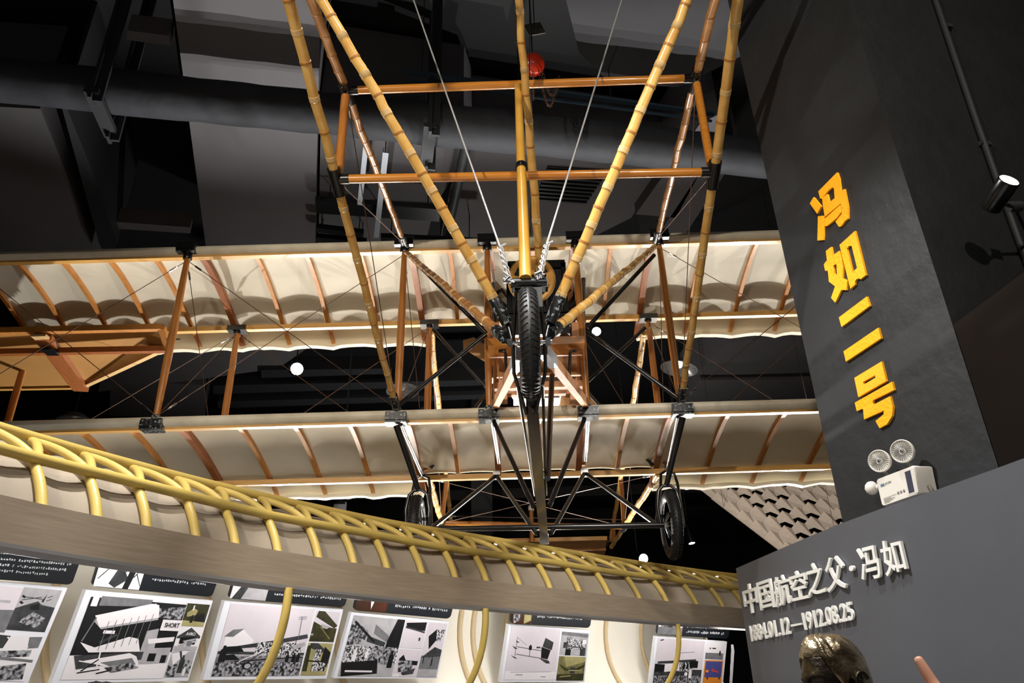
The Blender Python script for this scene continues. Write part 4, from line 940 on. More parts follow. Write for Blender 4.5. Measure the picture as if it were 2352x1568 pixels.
# caption boards
def caption(BL, BR, TRx, label, split, rows_, shapes, bg='white'):
    up = 92; BLp, BRp = V(BL), V(BR)
    dx = (TRx[0] - BR[0]) / (BR[1] - TRx[1])
    TR = (BR[0] + dx * up, BR[1] - up); TL = (BL[0] + dx * up, BL[1] - up)
    a = [oncurve(TL[0], TL[1], .60)[0], oncurve(TR[0], TR[1], .60)[0], oncurve(BR[0], BR[1], .68)[0], oncurve(BL[0], BL[1], .68)[0]]
    Q = Quad(*a)
    poly = []
    for (u, v), (du, dv) in (((0, 0), (1, 1)), ((1, 0), (-1, 1)), ((1, 1), (-1, -1)), ((0, 1), (1, -1))):
        ru, rv = .05, .1
        for k in range(7):
            q = PI / 2 * k / 6
            if (du, dv) == (1, 1): c = (ru - ru * math.cos(q), rv - rv * math.sin(q))
            elif (du, dv) == (-1, 1): c = (1 - ru + ru * math.sin(q), rv - rv * math.cos(q))
            elif (du, dv) == (-1, -1): c = (1 - ru + ru * math.cos(q), 1 - rv + rv * math.sin(q))
            else: c = (ru - ru * math.sin(q), 1 - rv + rv * math.cos(q))
            poly.append(Q.p(*c))
    o = M().prism(poly, -Q.n * .012).build('caption_board', CAPT); tag(o, label, 'caption board', 'black caption boards above the photographs')
    if split > 0: photo(o, Q, (.012, .05, split, .985), bg, shapes)
    m_ = M()
    for v, ue in rows_:
        u = split + .06 if split > 0 else .1
        while u < ue:
            wd = random.uniform(.012, .02)
            if random.random() < .08: u += .02
            for k in range(3):
                y_ = v + random.uniform(-.02, .02); hh = random.uniform(.006, .02); w2 = wd * random.uniform(.4, .9)
                m_.add([Q.p(u, y_ - hh, .0015), Q.p(u, y_ + hh, .0015), Q.p(u + w2, y_ + hh, .0015), Q.p(u + w2, y_ - hh, .0015)], [(0, 1, 2, 3)])
            u += wd + .004
    m_.build('lettering', CTXT, o)['kind'] = 'stuff'
    return o, Q
caption((-120, 1322), (163, 1343), (183, 1290), 'black caption board with white text at the far left above the crash photograph', 0, [(.35, .92), (.5, .92), (.64, .9), (.78, .75)], [])
caption((209, 1346), (487, 1371), (505, 1318), 'black caption board with a seated figure photograph above the SHORT board', .36, [(.55, .96), (.7, .9)], [('dark', [(.2, 0), (.6, 0), (.55, .5), (.7, .75), (.45, 1), (.3, .9), (.45, .4)]), ('mid', [(.5, .1), (.65, 0), (.7, .4), (.6, .6)]), ('black', [(.75, 0), (.9, 0), (.75, 1), (.62, 1)]), ('black', ln(.05, .8, .3, .4, .01)), ('black', ln(.85, .6, 1, .9, .012)), ('black', ln(1, .3, .8, .7, .012))])
caption((523, 1374), (791, 1395), (803, 1358), 'black caption board with a suited portrait behind the first yellow hoop', .29, [(.2, .96), (.45, .9), (.62, .8), (.8, .94)], [('light', [(.5, .3), (.9, .4), (1, .7), (1, 1), (.3, 1)]), ('dark', [(.05, 1), (.35, .45), (.5, .4), (.42, .7), (.3, 1)]), ('black', [(.42, .2), (.52, .2), (.42, .7), (.38, .6)]), ('mid', [(.3, 0), (.6, 0), (.55, .15), (.4, .18)])])
caption((811, 1401), (1034, 1421), (1043, 1385), 'black caption board with a white bearded portrait left of the second yellow hoop', .31, [(.3, .95), (.45, .96), (.6, .75), (.8, .95)], [('brown', bx(0, 0, 1, 1)), ('white', [(.35, .1), (.75, .05), (.85, .4), (.6, .6), (.5, .95), (.42, .6), (.35, .4)]), ('tan', [(.85, .1), (1, .1), (1, .6)])], 'brown')
caption((1172, 1432), (1355, 1442), (1359, 1412), 'black caption board with a brown suited figure above the glider board', .245, [(.4, .96), (.62, .96), (.78, .88)], [('brown', bx(0, 0, 1, 1)), ('tan', [(.55, .1), (.9, .1), (.95, .9), (.6, 1)]), ('white', [(.3, .3), (.5, .15), (.45, .6)]), ('grain', [(0, .4), (.3, .4), (.4, .9), (.1, 1)])], 'brown')
caption((1507, 1457), (1673, 1467), (1677, 1440), 'black caption board with an early flyer photograph behind the third yellow hoop', .33, [(.3, .96), (.45, .96), (.6, .97), (.75, .97), (.88, .92)], [('grain', bx(.1, .2, .9, .8)), ('mid', bx(0, .8, 1, 1)), ('black', person_shape(.5, .8, .5))])
# head of a visitor passing in front of the picture wall is built with the people below
# ================================================================ SIGN WALL, PILLAR, BUST
wpts = [V((1.152, 4.32)), V((1.165, 4.111)), V((1.237, 3.529)), V((1.301, 3.059)), V((1.375, 2.729)), V((1.437, 2.518)), V((1.492, 2.286)), V((1.55, 2.02)), V((1.66, 1.5)), V((1.86, .4))]
wpts = wpts[1:]
def onwall(px, py):
    d = ray(px, py); prev = None
    for a, b in zip(wpts, wpts[1:]):
        ca = d.x * a.y - d.y * a.x; cb = d.x * b.y - d.y * b.x
        if ca * cb <= 0:
            f_ = ca / (ca - cb); p = a.lerp(b, f_); return V((p.x, p.y, EYE + d.z * p.y / d.y))
    raise ValueError((px, py))
WH = 2.17
g = []
for i, p in enumerate(wpts):
    a, b = wpts[max(0, i - 1)], wpts[min(len(wpts) - 1, i + 1)]; t = (b - a).normalized(); n_ = V((-t.y, t.x)); n_ = n_ if n_.x > 0 else -n_
    q = p + n_ * .06
    g.append([V((p.x, p.y, 0)), V((p.x, p.y, WH)), V((q.x, q.y, WH)), V((q.x, q.y, 0)), V((p.x, p.y, 0))])
m_ = M().grid(g); m_.add(g[0][:4], [(0, 1, 2, 3)]); m_.add(g[-1][:4], [(3, 2, 1, 0)])
struct(m_.build('wall_sign', SIGNW))
# raised white title and dates
Tq = lambda pts_: [(1700 + x / 5.737, 1220 + y / 5.737) for x, y in pts_]
def letter(body, quad, parent, name, bold=.0, th=.011):
    TL, TR, BR, BL = [onwall(*p) for p in Tq(quad)]
    n_ = (TR - TL).cross(BL - TL).normalized(); n_ = -n_ if n_.dot(CAM - TL) < 0 else n_
    vs, fs = text_mesh(body, bold) if body != '-' else ([V((0, 0, 0)), V((1, 0, 0)), V((1, 1, 0)), V((0, 1, 0))], [(0, 1, 2, 3)])
    fm = lambda p: (BL.lerp(BR, p.x)).lerp(TL.lerp(TR, p.x), p.y) + n_ * .006
    v_, f_ = solid(vs, fs, fm, n_ * th)
    return M().add(v_, f_).build(name, WHITE, parent)
t_ = thing('sign_title', onwall(1900, 1330), 'raised white Chinese title letters on the grey sign wall', 'sign lettering')
for ch, q in (('中', [(55, 720), (238, 660), (285, 1045), (110, 1103)]), ('国', [(248, 680), (432, 618), (495, 995), (310, 1040)]), ('航', [(462, 612), (655, 550), (720, 945), (515, 1003)]), ('空', [(675, 552), (890, 485), (948, 875), (735, 922)]), ('之', [(897, 442), (1105, 388), (1187, 800), (950, 865)]), ('父', [(1140, 368), (1390, 295), (1457, 745), (1200, 808)]), ('·', [(1480, 455), (1540, 445), (1547, 515), (1485, 530)]), ('冯', [(1570, 232), (1828, 165), (1925, 600), (1658, 665)]), ('如', [(1868, 140), (2150, 78), (2255, 510), (1975, 600)])):
    letter(ch, q, t_, 'character', .012 if ch != '·' else 0)
t_ = thing('sign_dates', onwall(1850, 1440), 'raised white dates 1884 to 1912 below the title on the grey wall', 'sign lettering')
letter('1884.01.12', [(148, 1243), (665, 1122), (702, 1350), (184, 1452)], t_, 'numerals', .018, .009)
letter('-', [(705, 1226), (843, 1203), (847, 1228), (710, 1256)], t_, 'dash', 0, .009)
letter('1912.08.25', [(843, 1072), (1500, 918), (1547, 1165), (893, 1303)], t_, 'numerals', .018, .009)
# pillar
PC = V((1.569, 2.36, 0)); pd = V((-.2369, .9715, 0)); pn_ = V((-.9715, -.2369, 0)); Wd = .822
c1 = PC; c2 = PC + pd * Wd; c3 = c2 - pn_ * 2.0; c4 = c1 - pn_ * 2.0
struct(M().prism([c1, c4, c3, c2], (0, 0, zc)).build('wall_pillar', PILL))
# orange characters: outlines traced on the pillar face
def outline(shape, sc, ox, oy, parent):
    c = bpy.data.curves.new('tmp', 'CURVE'); c.dimensions = '2D'; c.fill_mode = 'BOTH'
    for ring_ in shape:
        sp = c.splines.new('POLY'); sp.points.add(len(ring_) - 1); sp.use_cyclic_u = True
        for k, (x, y) in enumerate(ring_):
            p = onplane(ox + x / sc, oy + y / sc, PC, pn_); r = p - PC
            sp.points[k].co = (-r.dot(pd) * 4, r.z * 4, 0, 1)
    o = bpy.data.objects.new('tmp', c); COL.objects.link(o); bpy.context.view_layer.update()
    me = bpy.data.meshes.new_from_object(o.evaluated_get(bpy.context.evaluated_depsgraph_get()))
    vs = [V(v.co) for v in me.vertices]; fs = [tuple(p.vertices) for p in me.polygons]
    bpy.data.objects.remove(o); bpy.data.curves.remove(c); bpy.data.meshes.remove(me)
    return solid(vs, fs, lambda p: PC - pd * (p.x / 4) + V((0, 0, p.y / 4)) + pn_ * .001, pn_ * .010)
PL = thing('pillar_lettering', onplane(1960, 700, PC, pn_), 'column of large orange Chinese characters fixed to the dark pillar', 'sign lettering')
chars = {'feng': (4.9, 1850, 390, [[[(72, 380), (112, 310), (200, 415), (153, 497)]], [[(163, 525), (222, 518), (230, 570), (220, 790), (157, 797)]],
    [[(167, 245), (377, 32), (400, 95), (420, 247), (460, 218), (500, 420), (503, 550), (470, 575), (430, 632), (400, 645), (362, 585), (432, 500), (438, 440), (420, 380), (240, 532), (222, 420), (210, 325), (188, 325)], [(215, 316), (268, 275), (288, 370), (352, 322), (345, 215), (330, 193), (280, 235)]], [[(232, 560), (415, 398), (435, 468), (380, 540), (265, 635), (243, 635)]]]),
    'ru': (4.9, 1850, 390, [[[(253, 915), (313, 868), (328, 965), (405, 912), (428, 980), (445, 1100), (440, 1222), (495, 1245), (485, 1355), (428, 1352), (358, 1495), (312, 1443), (357, 1312), (288, 1260), (275, 1135), (245, 1138), (230, 1065), (265, 1020)], [(335, 1080), (372, 1058), (380, 1190), (345, 1168)]],
    [[(407, 848), (580, 690), (705, 1185), (640, 1235), (632, 1222), (600, 1230), (583, 1255), (580, 1295), (530, 1340)], [(490, 890), (515, 855), (545, 860), (605, 1105), (555, 1157)]]]),
    'er': (4.9, 1900, 670, [[[(155, 290), (470, 55), (503, 160), (185, 397)]], [[(207, 672), (600, 405), (632, 525), (235, 787)]]]),
    'hao': (4.9, 1900, 670, [[[(330, 970), (637, 785), (690, 1005), (375, 1187)], [(427, 1015), (565, 938), (570, 968), (435, 1047)]],
    [[(335, 1248), (755, 1012), (778, 1105), (540, 1220), (535, 1250), (550, 1272), (580, 1255), (735, 1175), (765, 1300), (755, 1400), (700, 1490), (615, 1535), (570, 1455), (660, 1380), (665, 1335), (440, 1437), (430, 1320), (415, 1318), (357, 1343)]]])}
for k, (sc, ox, oy, shapes) in chars.items():
    m_ = M()
    for sh in shapes: m_.add(*outline(sh, sc, ox, oy, PL))
    m_.build('character', ORNG, PL, angle=20)
# brown board beside the pillar
b0 = PC + V((-.01, -.02, 0)); bd = V((.1, -.99, 0)).normalized(); zt_ = at(2190, 745, Y=b0.y).z
struct(M().prism([b0, b0 + bd * 1.5, b0 + bd * 1.5 + V((.05, 0, 0)), b0 + V((.05, 0, 0))], (0, 0, zt_)).build('wall_board', mat('umber_board', (22, 16, 12), .95, var=.15, scale=4, spec=.1)))
# conduit and spotlight on the right face of the pillar
rn = -pd
def onright(px, py, off=.0): return onplane(px, py, PC + rn * off, rn)
o = M().tube([onright(2128, -60, .015), onright(2240, 270, .015), onright(2310, 468, .015), onright(2362, 610, .015)], .013, 10).build('conduit', DSTL); tag(o, 'dark conduit running down the right face of the pillar', 'conduit')
m_ = M()
for px_, py_ in ((2175, 60), (2262, 330)): m_.box(onright(px_, py_, .012), (.05, .02, .02), 0, (V((.97, .24, 0)), rn, V((0, 0, 1))))
m_.build('conduit_clip', DSTL, o)
sp0 = at(2292, 452, Y=2.2); dv = (at(2322, 402, Y=2.13) - sp0).normalized(); dv = (dv + V((0, -.45, 0))).normalized()
SP = thing('wall_spotlight', sp0, 'lit black cylinder spotlight on an arm beside the pillar', 'spotlight')
M().lathe([(0, -.05), (.034, -.05), (.037, -.045), (.037, .065), (.034, .07), (.034, .05), (0, .05)], sp0, dv, 24).build('housing', BLK, SP)
M().lathe([(0, .053), (.033, .053)], sp0, dv, 24).build('lamp_face', GLOW, SP)
e_ = onright(2375, 570, .02)
M().tube([sp0 + V((.03, .01, -.03)), at(2330, 475, Y=2.25), e_], .007, 8).build('arm', DSTL, SP)
M().lathe([(0, -.02), (.02, -.02), (.02, .02), (0, .02)], at(2332, 474, Y=2.25), (1, 0, 0), 12).build('swivel', DSTL, SP)
M().box(e_, (.07, .03, .07), 0, (V((.97, .24, 0)), rn, V((0, 0, 1)))).build('wall_plate', DSTL, SP)
# emergency light
Eq = lambda x, y: (1960 + x / 7.13, 980 + y / 7.13)
ep = PC + pn_ * .075
TLe, TRe, BRe, BLe = [onplane(*Eq(*p), ep, pn_) for p in ((385, 860), (1012, 622), (1108, 1095), (490, 1312))]
EL = thing('emergency_light', BLe.lerp(BRe, .5), 'white twin headed emergency light box on the pillar above the sign wall', 'emergency light')
bm_ = M(); QE = Quad(TLe, TRe, BRe, BLe)
poly = []
for c in ((.05, 0), (.95, 0), (1, .06), (1, .94), (.95, 1), (.05, 1), (0, .94), (0, .06)): poly.append(QE.p(*c))
back = [p - pn_ * .07 for p in poly]; fr_ = [QE.p(.5 + (c[0] - .5) * .96, .5 + (c[1] - .5) * .95, .006) for c in ((.05, 0), (.95, 0), (1, .06), (1, .94), (.95, 1), (.05, 1), (0, .94), (0, .06))]
n_ = 8
bm_.add(back + poly + fr_, [tuple(range(7, -1, -1))] + [(i, (i + 1) % n_, n_ + (i + 1) % n_, n_ + i) for i in range(n_)] + [(n_ + i, n_ + (i + 1) % n_, 2 * n_ + (i + 1) % n_, 2 * n_ + i) for i in range(n_)] + [tuple(2 * n_ + i for i in range(n_))])
bm_.build('housing', PLAST, EL)
def patch(u0, v0, u1, v1, m, name, h=.0072):
    return M().add([QE.p(u0, v0, h), QE.p(u0, v1, h), QE.p(u1, v1, h), QE.p(u1, v0, h)], [(0, 1, 2, 3)]).build(name, m, EL)
patch(.735, .1, .96, .93, mat('panel_grey_white', (214, 210, 204), .4), 'panel', .0068)
patch(.76, .13, .9, .88, mat('display_slate', (64, 68, 82), .2), 'display_window')
patch(.1, .24, .2, .33, mat('logo_blue', (96, 124, 150), .5), 'logo')
INK = mat('ink', (40, 42, 48), .5)
QW = Quad(QE.p(0, 0, .004), QE.p(1, 0, .004), QE.p(1, 1, .004), QE.p(0, 1, .004)); QW.n = QE.n
words(EL, QW, 'JΛXN', (.22, .235, .38, .33), INK, 'lettering', .0, .0004, .0035)
gm = M()
for r_, (v, e) in enumerate(((.745, .46), (.79, .3), (.83, .4), (.87, .34), (.91, .24))):
    u = .1
    while u < e:
        gm.add([QE.p(u, v - .012, .0072), QE.p(u, v + .012, .0072), QE.p(u + .016, v + .012, .0072), QE.p(u + .016, v - .012, .0072)], [(0, 1, 2, 3)]); u += .024 if r_ == 0 else .02
gm.build('small_print', mat('ink_grey', (150, 146, 142), .5), EL)
gm = M()
for k in range(3):
    cu, cv = .5 + .075 * k, .73 - .0 * k
    for rr, h_ in ((1.0, .0072), (.72, .0076)):
        gm.add([QE.p(cu + .026 * rr * math.cos(q), cv + .05 * rr * math.sin(q), h_) for q in [-2 * PI * j / 16 for j in range(16)]], [tuple(range(16))], 0 if rr == 1 else 1)
    gm.add([QE.p(cu - .012, cv - .02, .008), QE.p(cu - .012, cv + .02, .008), QE.p(cu + .012, cv + .012, .008), QE.p(cu + .012, cv - .012, .008)], [(0, 1, 2, 3)], 0)
gm.build('status_icons', [INK, PLAST], EL)
for (x, y), base in (((430, 560), (555, 745)), ((805, 400), (935, 590))):
    c = onplane(*Eq(x, y), PC + pn_ * .085, pn_); axl = V((-.72, -.62, -.1)).normalized()
    hd = M().lathe([(0, -.05), (.02, -.048), (.034, -.03), (.041, -.008), (.043, .004), (.04, .008), (.0385, .003), (.0, .0025)], c, axl, 28, [0, 0, 0, 0, 0, 0, 1]).build('lamp_head', [PLAST, LENS], EL)
    m_ = M(); a_ = axl.orthogonal().normalized(); b_ = axl.cross(a_)
    for k in range(26):
        q = 2 * PI * k / 26; e = a_ * math.cos(q) + b_ * math.sin(q); m_.beam(c + axl * .0035 + e * .012, c + axl * .005 + e * .036, .0012, .002, up=axl)
    m_.lathe([(0, .002), (.009, .003), (.006, .009), (0, .01)], c, axl, 12); m_.build('lens_ribs', STEEL, hd)
    bp_ = onplane(*Eq(*base), PC + pn_ * .055, pn_)
    M().tube([c - axl * .02 + V((0, 0, -.035)), bp_ + V((0, 0, -.012))], .008, 10).build('lamp_neck', mat('neck_grey', (120, 122, 116), .5), EL)
c = onplane(*Eq(303, 1003), PC + pn_ * .06, pn_)
M().lathe([(0, -.027), (.012, -.024), (.022, -.014), (.026, 0), (.022, .014), (.012, .024), (0, .027)], c, (0, 0, 1), 20).tube([c, onplane(*Eq(420, 985), PC + pn_ * .05, pn_)], .01, 10).build('sounder_knob', PLAST, EL)
cp = [onplane(*Eq(1185, 965), PC + pn_ * .04, pn_), onplane(*Eq(1240, 985), PC + pn_ * .035, pn_), onplane(*Eq(1285, 1050), PC + pn_ * .03, pn_), onplane(*Eq(1300, 1130), PC + pn_ * .03, pn_)]
M().tube(cp, .0085, 10).build('cable', mat('grey_cable', (112, 108, 96), .5), EL)
# ---------------------------------------------------------------- head sculpting shared by the bust and the visitors
def head_mesh(c, f, sc=1.0, hair=False, tilt=0.0):
    f = V(f).normalized(); u = V((0, 0, 1)); u = (u - f * u.dot(f)).normalized(); r = f.cross(u)
    g_ = lambda x, s: math.exp(-(x / s) ** 2)
    def P_(th, ph, ex=0.0):
        du = math.cos(th); h_ = max(0.0, math.sin(th)) ** (.78 if th < PI / 2 else 1.0); df = h_ * math.cos(ph); dr = h_ * math.sin(ph)
        a, b, z = .098, .077, .122
        if du < 0: b *= 1 - .26 * (-du) ** 1.4; a *= 1 - .12 * (-du)
        x, y, zz = df * a, dr * b, du * z
        if df < 0 and du < -.2: x *= 1 - .35 * (-du - .2)
        if df > 0:
            fr2 = df ** .5
            x += fr2 * (.030 * g_(dr, .13) * g_(du + .16, .17) + .012 * g_(dr, .12) * g_(du - .06, .16) + .010 * g_(du - .22, .1) * g_(abs(dr) - .3, .3) - .016 * g_(du - .07, .11) * g_(abs(dr) - .36, .17) + .008 * g_(du + .47, .06) * g_(dr, .22) + .007 * g_(du + .58, .06) * g_(dr, .2) - .006 * g_(du + .53, .025) * g_(dr, .22) + .016 * g_(du + .86, .2) * g_(dr, .3) + .006 * g_(du + .25, .15) * g_(abs(dr) - .5, .18))
            x += fr2 * .007 * g_(du - .06, .045) * g_(abs(dr) - .36, .11)
        k = 1 + ex / .1
        return c + (f * (x * k) + r * (y * k) + u * (zz * k)) * sc
    m_ = M(); NT, NP = 56, 72
    def line(ph):
        a = abs(ph) / PI   # 0 front .. 1 back : polar limit of the hair
        if a < .22: return .86 + .10 * (1 if ph > .3 else 0) * min(1, (abs(ph) - .3) * 4)
        if a < .40: return .95 + (a - .22) / .18 * .75
        if a < .52: return 1.62 - .2 * math.sin((a - .4) / .12 * PI)
        return 1.72 + (a - .52) / .48 * .55
    if not hair:
        rows = [[P_(.001 + (PI - .002) * i / NT, -PI + 2 * PI * k / NP) for k in range(NP + 1)] for i in range(NT + 1)]
        m_.grid(rows)
        for s_ in (-1, 1):   # ears
            ec = c + (r * (s_ * .079) - f * .012 + u * -.004) * sc
            pts_ = [ec + (f * (.019 * math.cos(q) - .006 * max(0, -math.sin(q))) + u * (.033 * math.sin(q)) + r * (s_ * (.006 + .008 * (1 - math.cos(q)) * .5))) * sc for q in [-2.2 + 4.9 * k / 16 for k in range(17)]]
            m_.tube(pts_, [.0055 * sc] * 17, 8)
            m_.add([ec + (f * (.015 * math.cos(q)) + u * (.028 * math.sin(q)) + r * (s_ * .003)) * sc for q in [2 * PI * k / 14 for k in range(14)]], [tuple(range(14))])
            m_.tube([ec + (f * .004 + u * .012 + r * s_ * .009) * sc, ec + (-f * .004 + r * s_ * .010) * sc, ec + (f * .006 - u * .016 + r * s_ * .008) * sc], .004 * sc, 6)
    else:
        rows = []
        for k in range(NP + 1):
            ph = -PI + 2 * PI * k / NP; lim = line(ph); row = []
            for i in range(25):
                t = i / 24; th = .001 + lim * t
                ridge = .0035 * math.sin(ph * 9 + 9 * t + 2.2 * math.sin(ph * 3 + t * 4)) + .0022 * noise.noise(V((ph * 7, t * 9, 3)))
                part = -.012 * g_(ph - .42, .07) * g_(t - .85, .5)
                ex = .010 * (1 - max(0, t - .86) / .14) ** .5 + ridge * math.sin(PI * min(1, t + .06)) + part + .006 * (1 if abs(ph) < .8 else 0) * math.sin(PI * t)
                row.append(P_(th, ph, max(.0005, ex)))
            rows.append(row)
        m_.grid(rows)
    return m_, f, r, u
bt_ = at(1899, 1456, Y=2.28); bc = bt_ - V((0, 0, .132)); bf = V((-.93, -.36, -.08))
BU = thing('bronze_bust', (bc.x, bc.y, 0), 'dark bronze bust of a man with parted hair before the sign wall', 'bust')
hm, f, r, u = head_mesh(bc, bf, .98)
hm.build('head', BRONZE, BU, angle=70)
head_mesh(bc, bf, .98, True)[0].build('hair', BRONZH, BU, angle=70)
nk = M(); rows = []
for z_, rx_, ry_ in ((-.09, .052, .055), (-.14, .055, .058), (-.17, .07, .07), (-.2, .13, .09), (-.235, .19, .105), (-.3, .215, .115), (-.42, .2, .11), (-.47, .16, .1), (-.48, .1, .07)):
    rows.append([bc - f * .012 + V((0, 0, z_)) + r * (rx_ * math.cos(q)) + V((f.x, f.y, 0)) * (ry_ * math.sin(q)) for q in [2 * PI * k / 32 for k in range(33)]])
nk.grid(rows); nk.build('shoulders', BRONZE, BU, angle=70)
zb_ = bc.z - .48
M().box((bc.x, bc.y, zb_ - .03), (.3, .3, .06)).build('bust_base', BLK, BU)
M().box((bc.x, bc.y, (zb_ - .06) / 2), (.36, .36, zb_ - .06)).build('pedestal', BRNP, BU)
# ---------------------------------------------------------------- tetrahedral kite behind the sign wall
ka, kb, kc = at(1662, 1165, Y=11.6), at(1790, 1262, Y=10.3), at(1910, 1085, Y=12.2)
ex_ = (kb - ka) / 4.0; ey_ = (kc - ka) / 9.0; ez_ = ex_.cross(ey_).normalized(); ez_ = ez_ if ez_.z > 0 else -ez_
KI = thing('tetrahedral_kite', (ka + kb + kc) / 3, 'pale tetrahedral cell kite hanging between the wing and the sign wall', 'kite')
hgt = ey_.length
for i in range(-2, 6):
    m_ = M(); sp2 = M()
    m_.add([ka + ex_ * i, ka + ex_ * (i + 1) + ey_ * .5, ka + ex_ * (i + 1)], [(0, 1, 2)])
    for j in range(0, 15):
        a = ka + ex_ * i + ey_ * j; b = a + ey_; c_ = a + ex_ + ey_ * .5 - ez_ * (hgt * .06); c2_ = c_ + ey_
        hole = j in (1, 2) or (j == 3 and i % 2 == 0) or (j == 4 and i % 2)
        mid = (a + b) / 2 + ez_ * (hgt * .34); nid = (c_ + c2_) / 2 + ez_ * (hgt * .16)
        if j >= 0: m_.add([a, mid, c_], [(0, 1, 2)]); m_.add([mid, b, c_], [(0, 1, 2)])
        if not hole: m_.add([b, c_, c2_], [(0, 1, 2)])
        else: t1, t2 = b.lerp(c_, .42), b.lerp(c2_, .42); m_.add([b, t1, t2], [(0, 1, 2)])
        if j >= 0: sp2.tube([mid, c_], .004, 5)
    sp2.tube([ka + ex_ * i, ka + ex_ * i + ey_ * 15], .009, 6)
    row_ = m_.build('cell_row', KITE, KI); sp2.build('spars', KITES, row_)
M().tube([ka - ex_, ka + ex_ * 5], .016, 6).build('edge_spar', KITE, KI)
for p_ in (ka, ka + ey_ * 9, kb + ey_ * 4): M().tube([p_, V((p_.x, p_.y, zc))], .003, 5).build('hanging_line', WIRE, KI)
# ---------------------------------------------------------------- lamps of the hall
def cyl_spot(c, d, r, L, label, glow=True, name='track_spotlight', top=True):
    c = V(c); t = thing(name, c, label, 'spotlight', 'small spotlights of the hall'); d = V(d).normalized()
    M().lathe([(0, -L), (r * .8, -L), (r, -L * .8), (r, 0), (r * .9, .005), (r * .88, -.01), (0, -.012)], c, d, 18).build('housing', BLK, t)
    if glow: M().lathe([(0, -.008), (r * .86, -.006)], c, d, 18).build('lamp_face', GLOW, t)
    b_ = c - d * (L * .6)
    M().tube([b_, V((b_.x, b_.y, zc))], .012, 8).build('drop_rod', DSTL, t)
    return t
tocam = lambda c: (CAM - V(c)).normalized()
c = at(682, 847, Y=12.5); cyl_spot(c, tocam(c) + V((.12, 0, .05)), .13, .3, 'brightest lit spotlight, seen between the wings on the left')
c = at(1370, 761, Y=13.0); cyl_spot(c, tocam(c) + V((0, 0, -.45)), .1, .3, 'lit round spotlight just right of the centre strut between the wings')
c = at(1130, 874, Y=13.0); cyl_spot(c, tocam(c) + V((0, .1, -.2)), .06, .2, 'small lit spotlight beside the engine between the wings')
c = at(1478, 1283, Y=15.0); cyl_spot(c, tocam(c) + V((.5, 0, -.1)), .11, .4, 'lit spotlight low above the yellow canopy right of the tailplane')
c = at(1578, 1112, Y=14.0); cyl_spot(c, tocam(c) + V((.4, 0, -.4)), .12, .3, 'lit spotlight just under the lower wing right of the right wheel')
c = at(1589, 1247, Y=15.0); cyl_spot(c, V((.1, -.2, -1)), .07, .45, 'grey cylinder spotlight hanging beside the right wheel')
c = at(783, 1142, Y=12.0); o = cyl_spot(c, V((0, .3, 1)), .11, .12, 'white capped light post under the left lower wing', False, 'post_light')
lp = M().beam(c - V((0, 0, .02)), c - V((0, 0, .75)), .2, .05, up=(0, 1, 0)).build('post_body', GALV, o)
M().lathe([(0, 0), (.19, 0), (.19, .08), (0, .1)], c, (0, 0, 1), 20).build('post_cap', PLAST, o)
for i, ((a, b), y_, r_, tl_, lab) in enumerate((((925, 897), 12.0, .29, (.05, -.12, -1), 'glass disc pendant lamp behind the left inner struts'), ((1560, 846), 12.0, .33, (-.22, .0, -1), 'shiny tilted pendant reflector behind the right struts'), ((170, 964), 13.0, .3, (0, .1, -1), 'clear glass pendant disc just above the lower wing on the left'))):
    c = at(a, b, Y=y_); d = V(tl_).normalized()
    t = thing('pendant_lamp', c, lab, 'pendant lamp', 'glass pendant lamps')
    M().lathe([(.05, -.16), (r_ * .5, -.12), (r_ * .9, -.03), (r_, .0), (r_ * .99, .012), (r_ * .88, -.015), (r_ * .48, -.1), (.05, -.14)], c, d, 32).build('lamp_shade', GLASSD, t)
    M().lathe([(0, -.13), (.05, -.12), (.06, -.06), (.03, -.02), (0, -.01)], c, d, 16).build('bulb', GLOWS if i == 1 else PLAST, t)
    e = c - d * .16; M().tube([e, e + V((0, 0, .12)), V((e.x, e.y, zc))], .014, 8).build('drop_rod', DSTL, t)
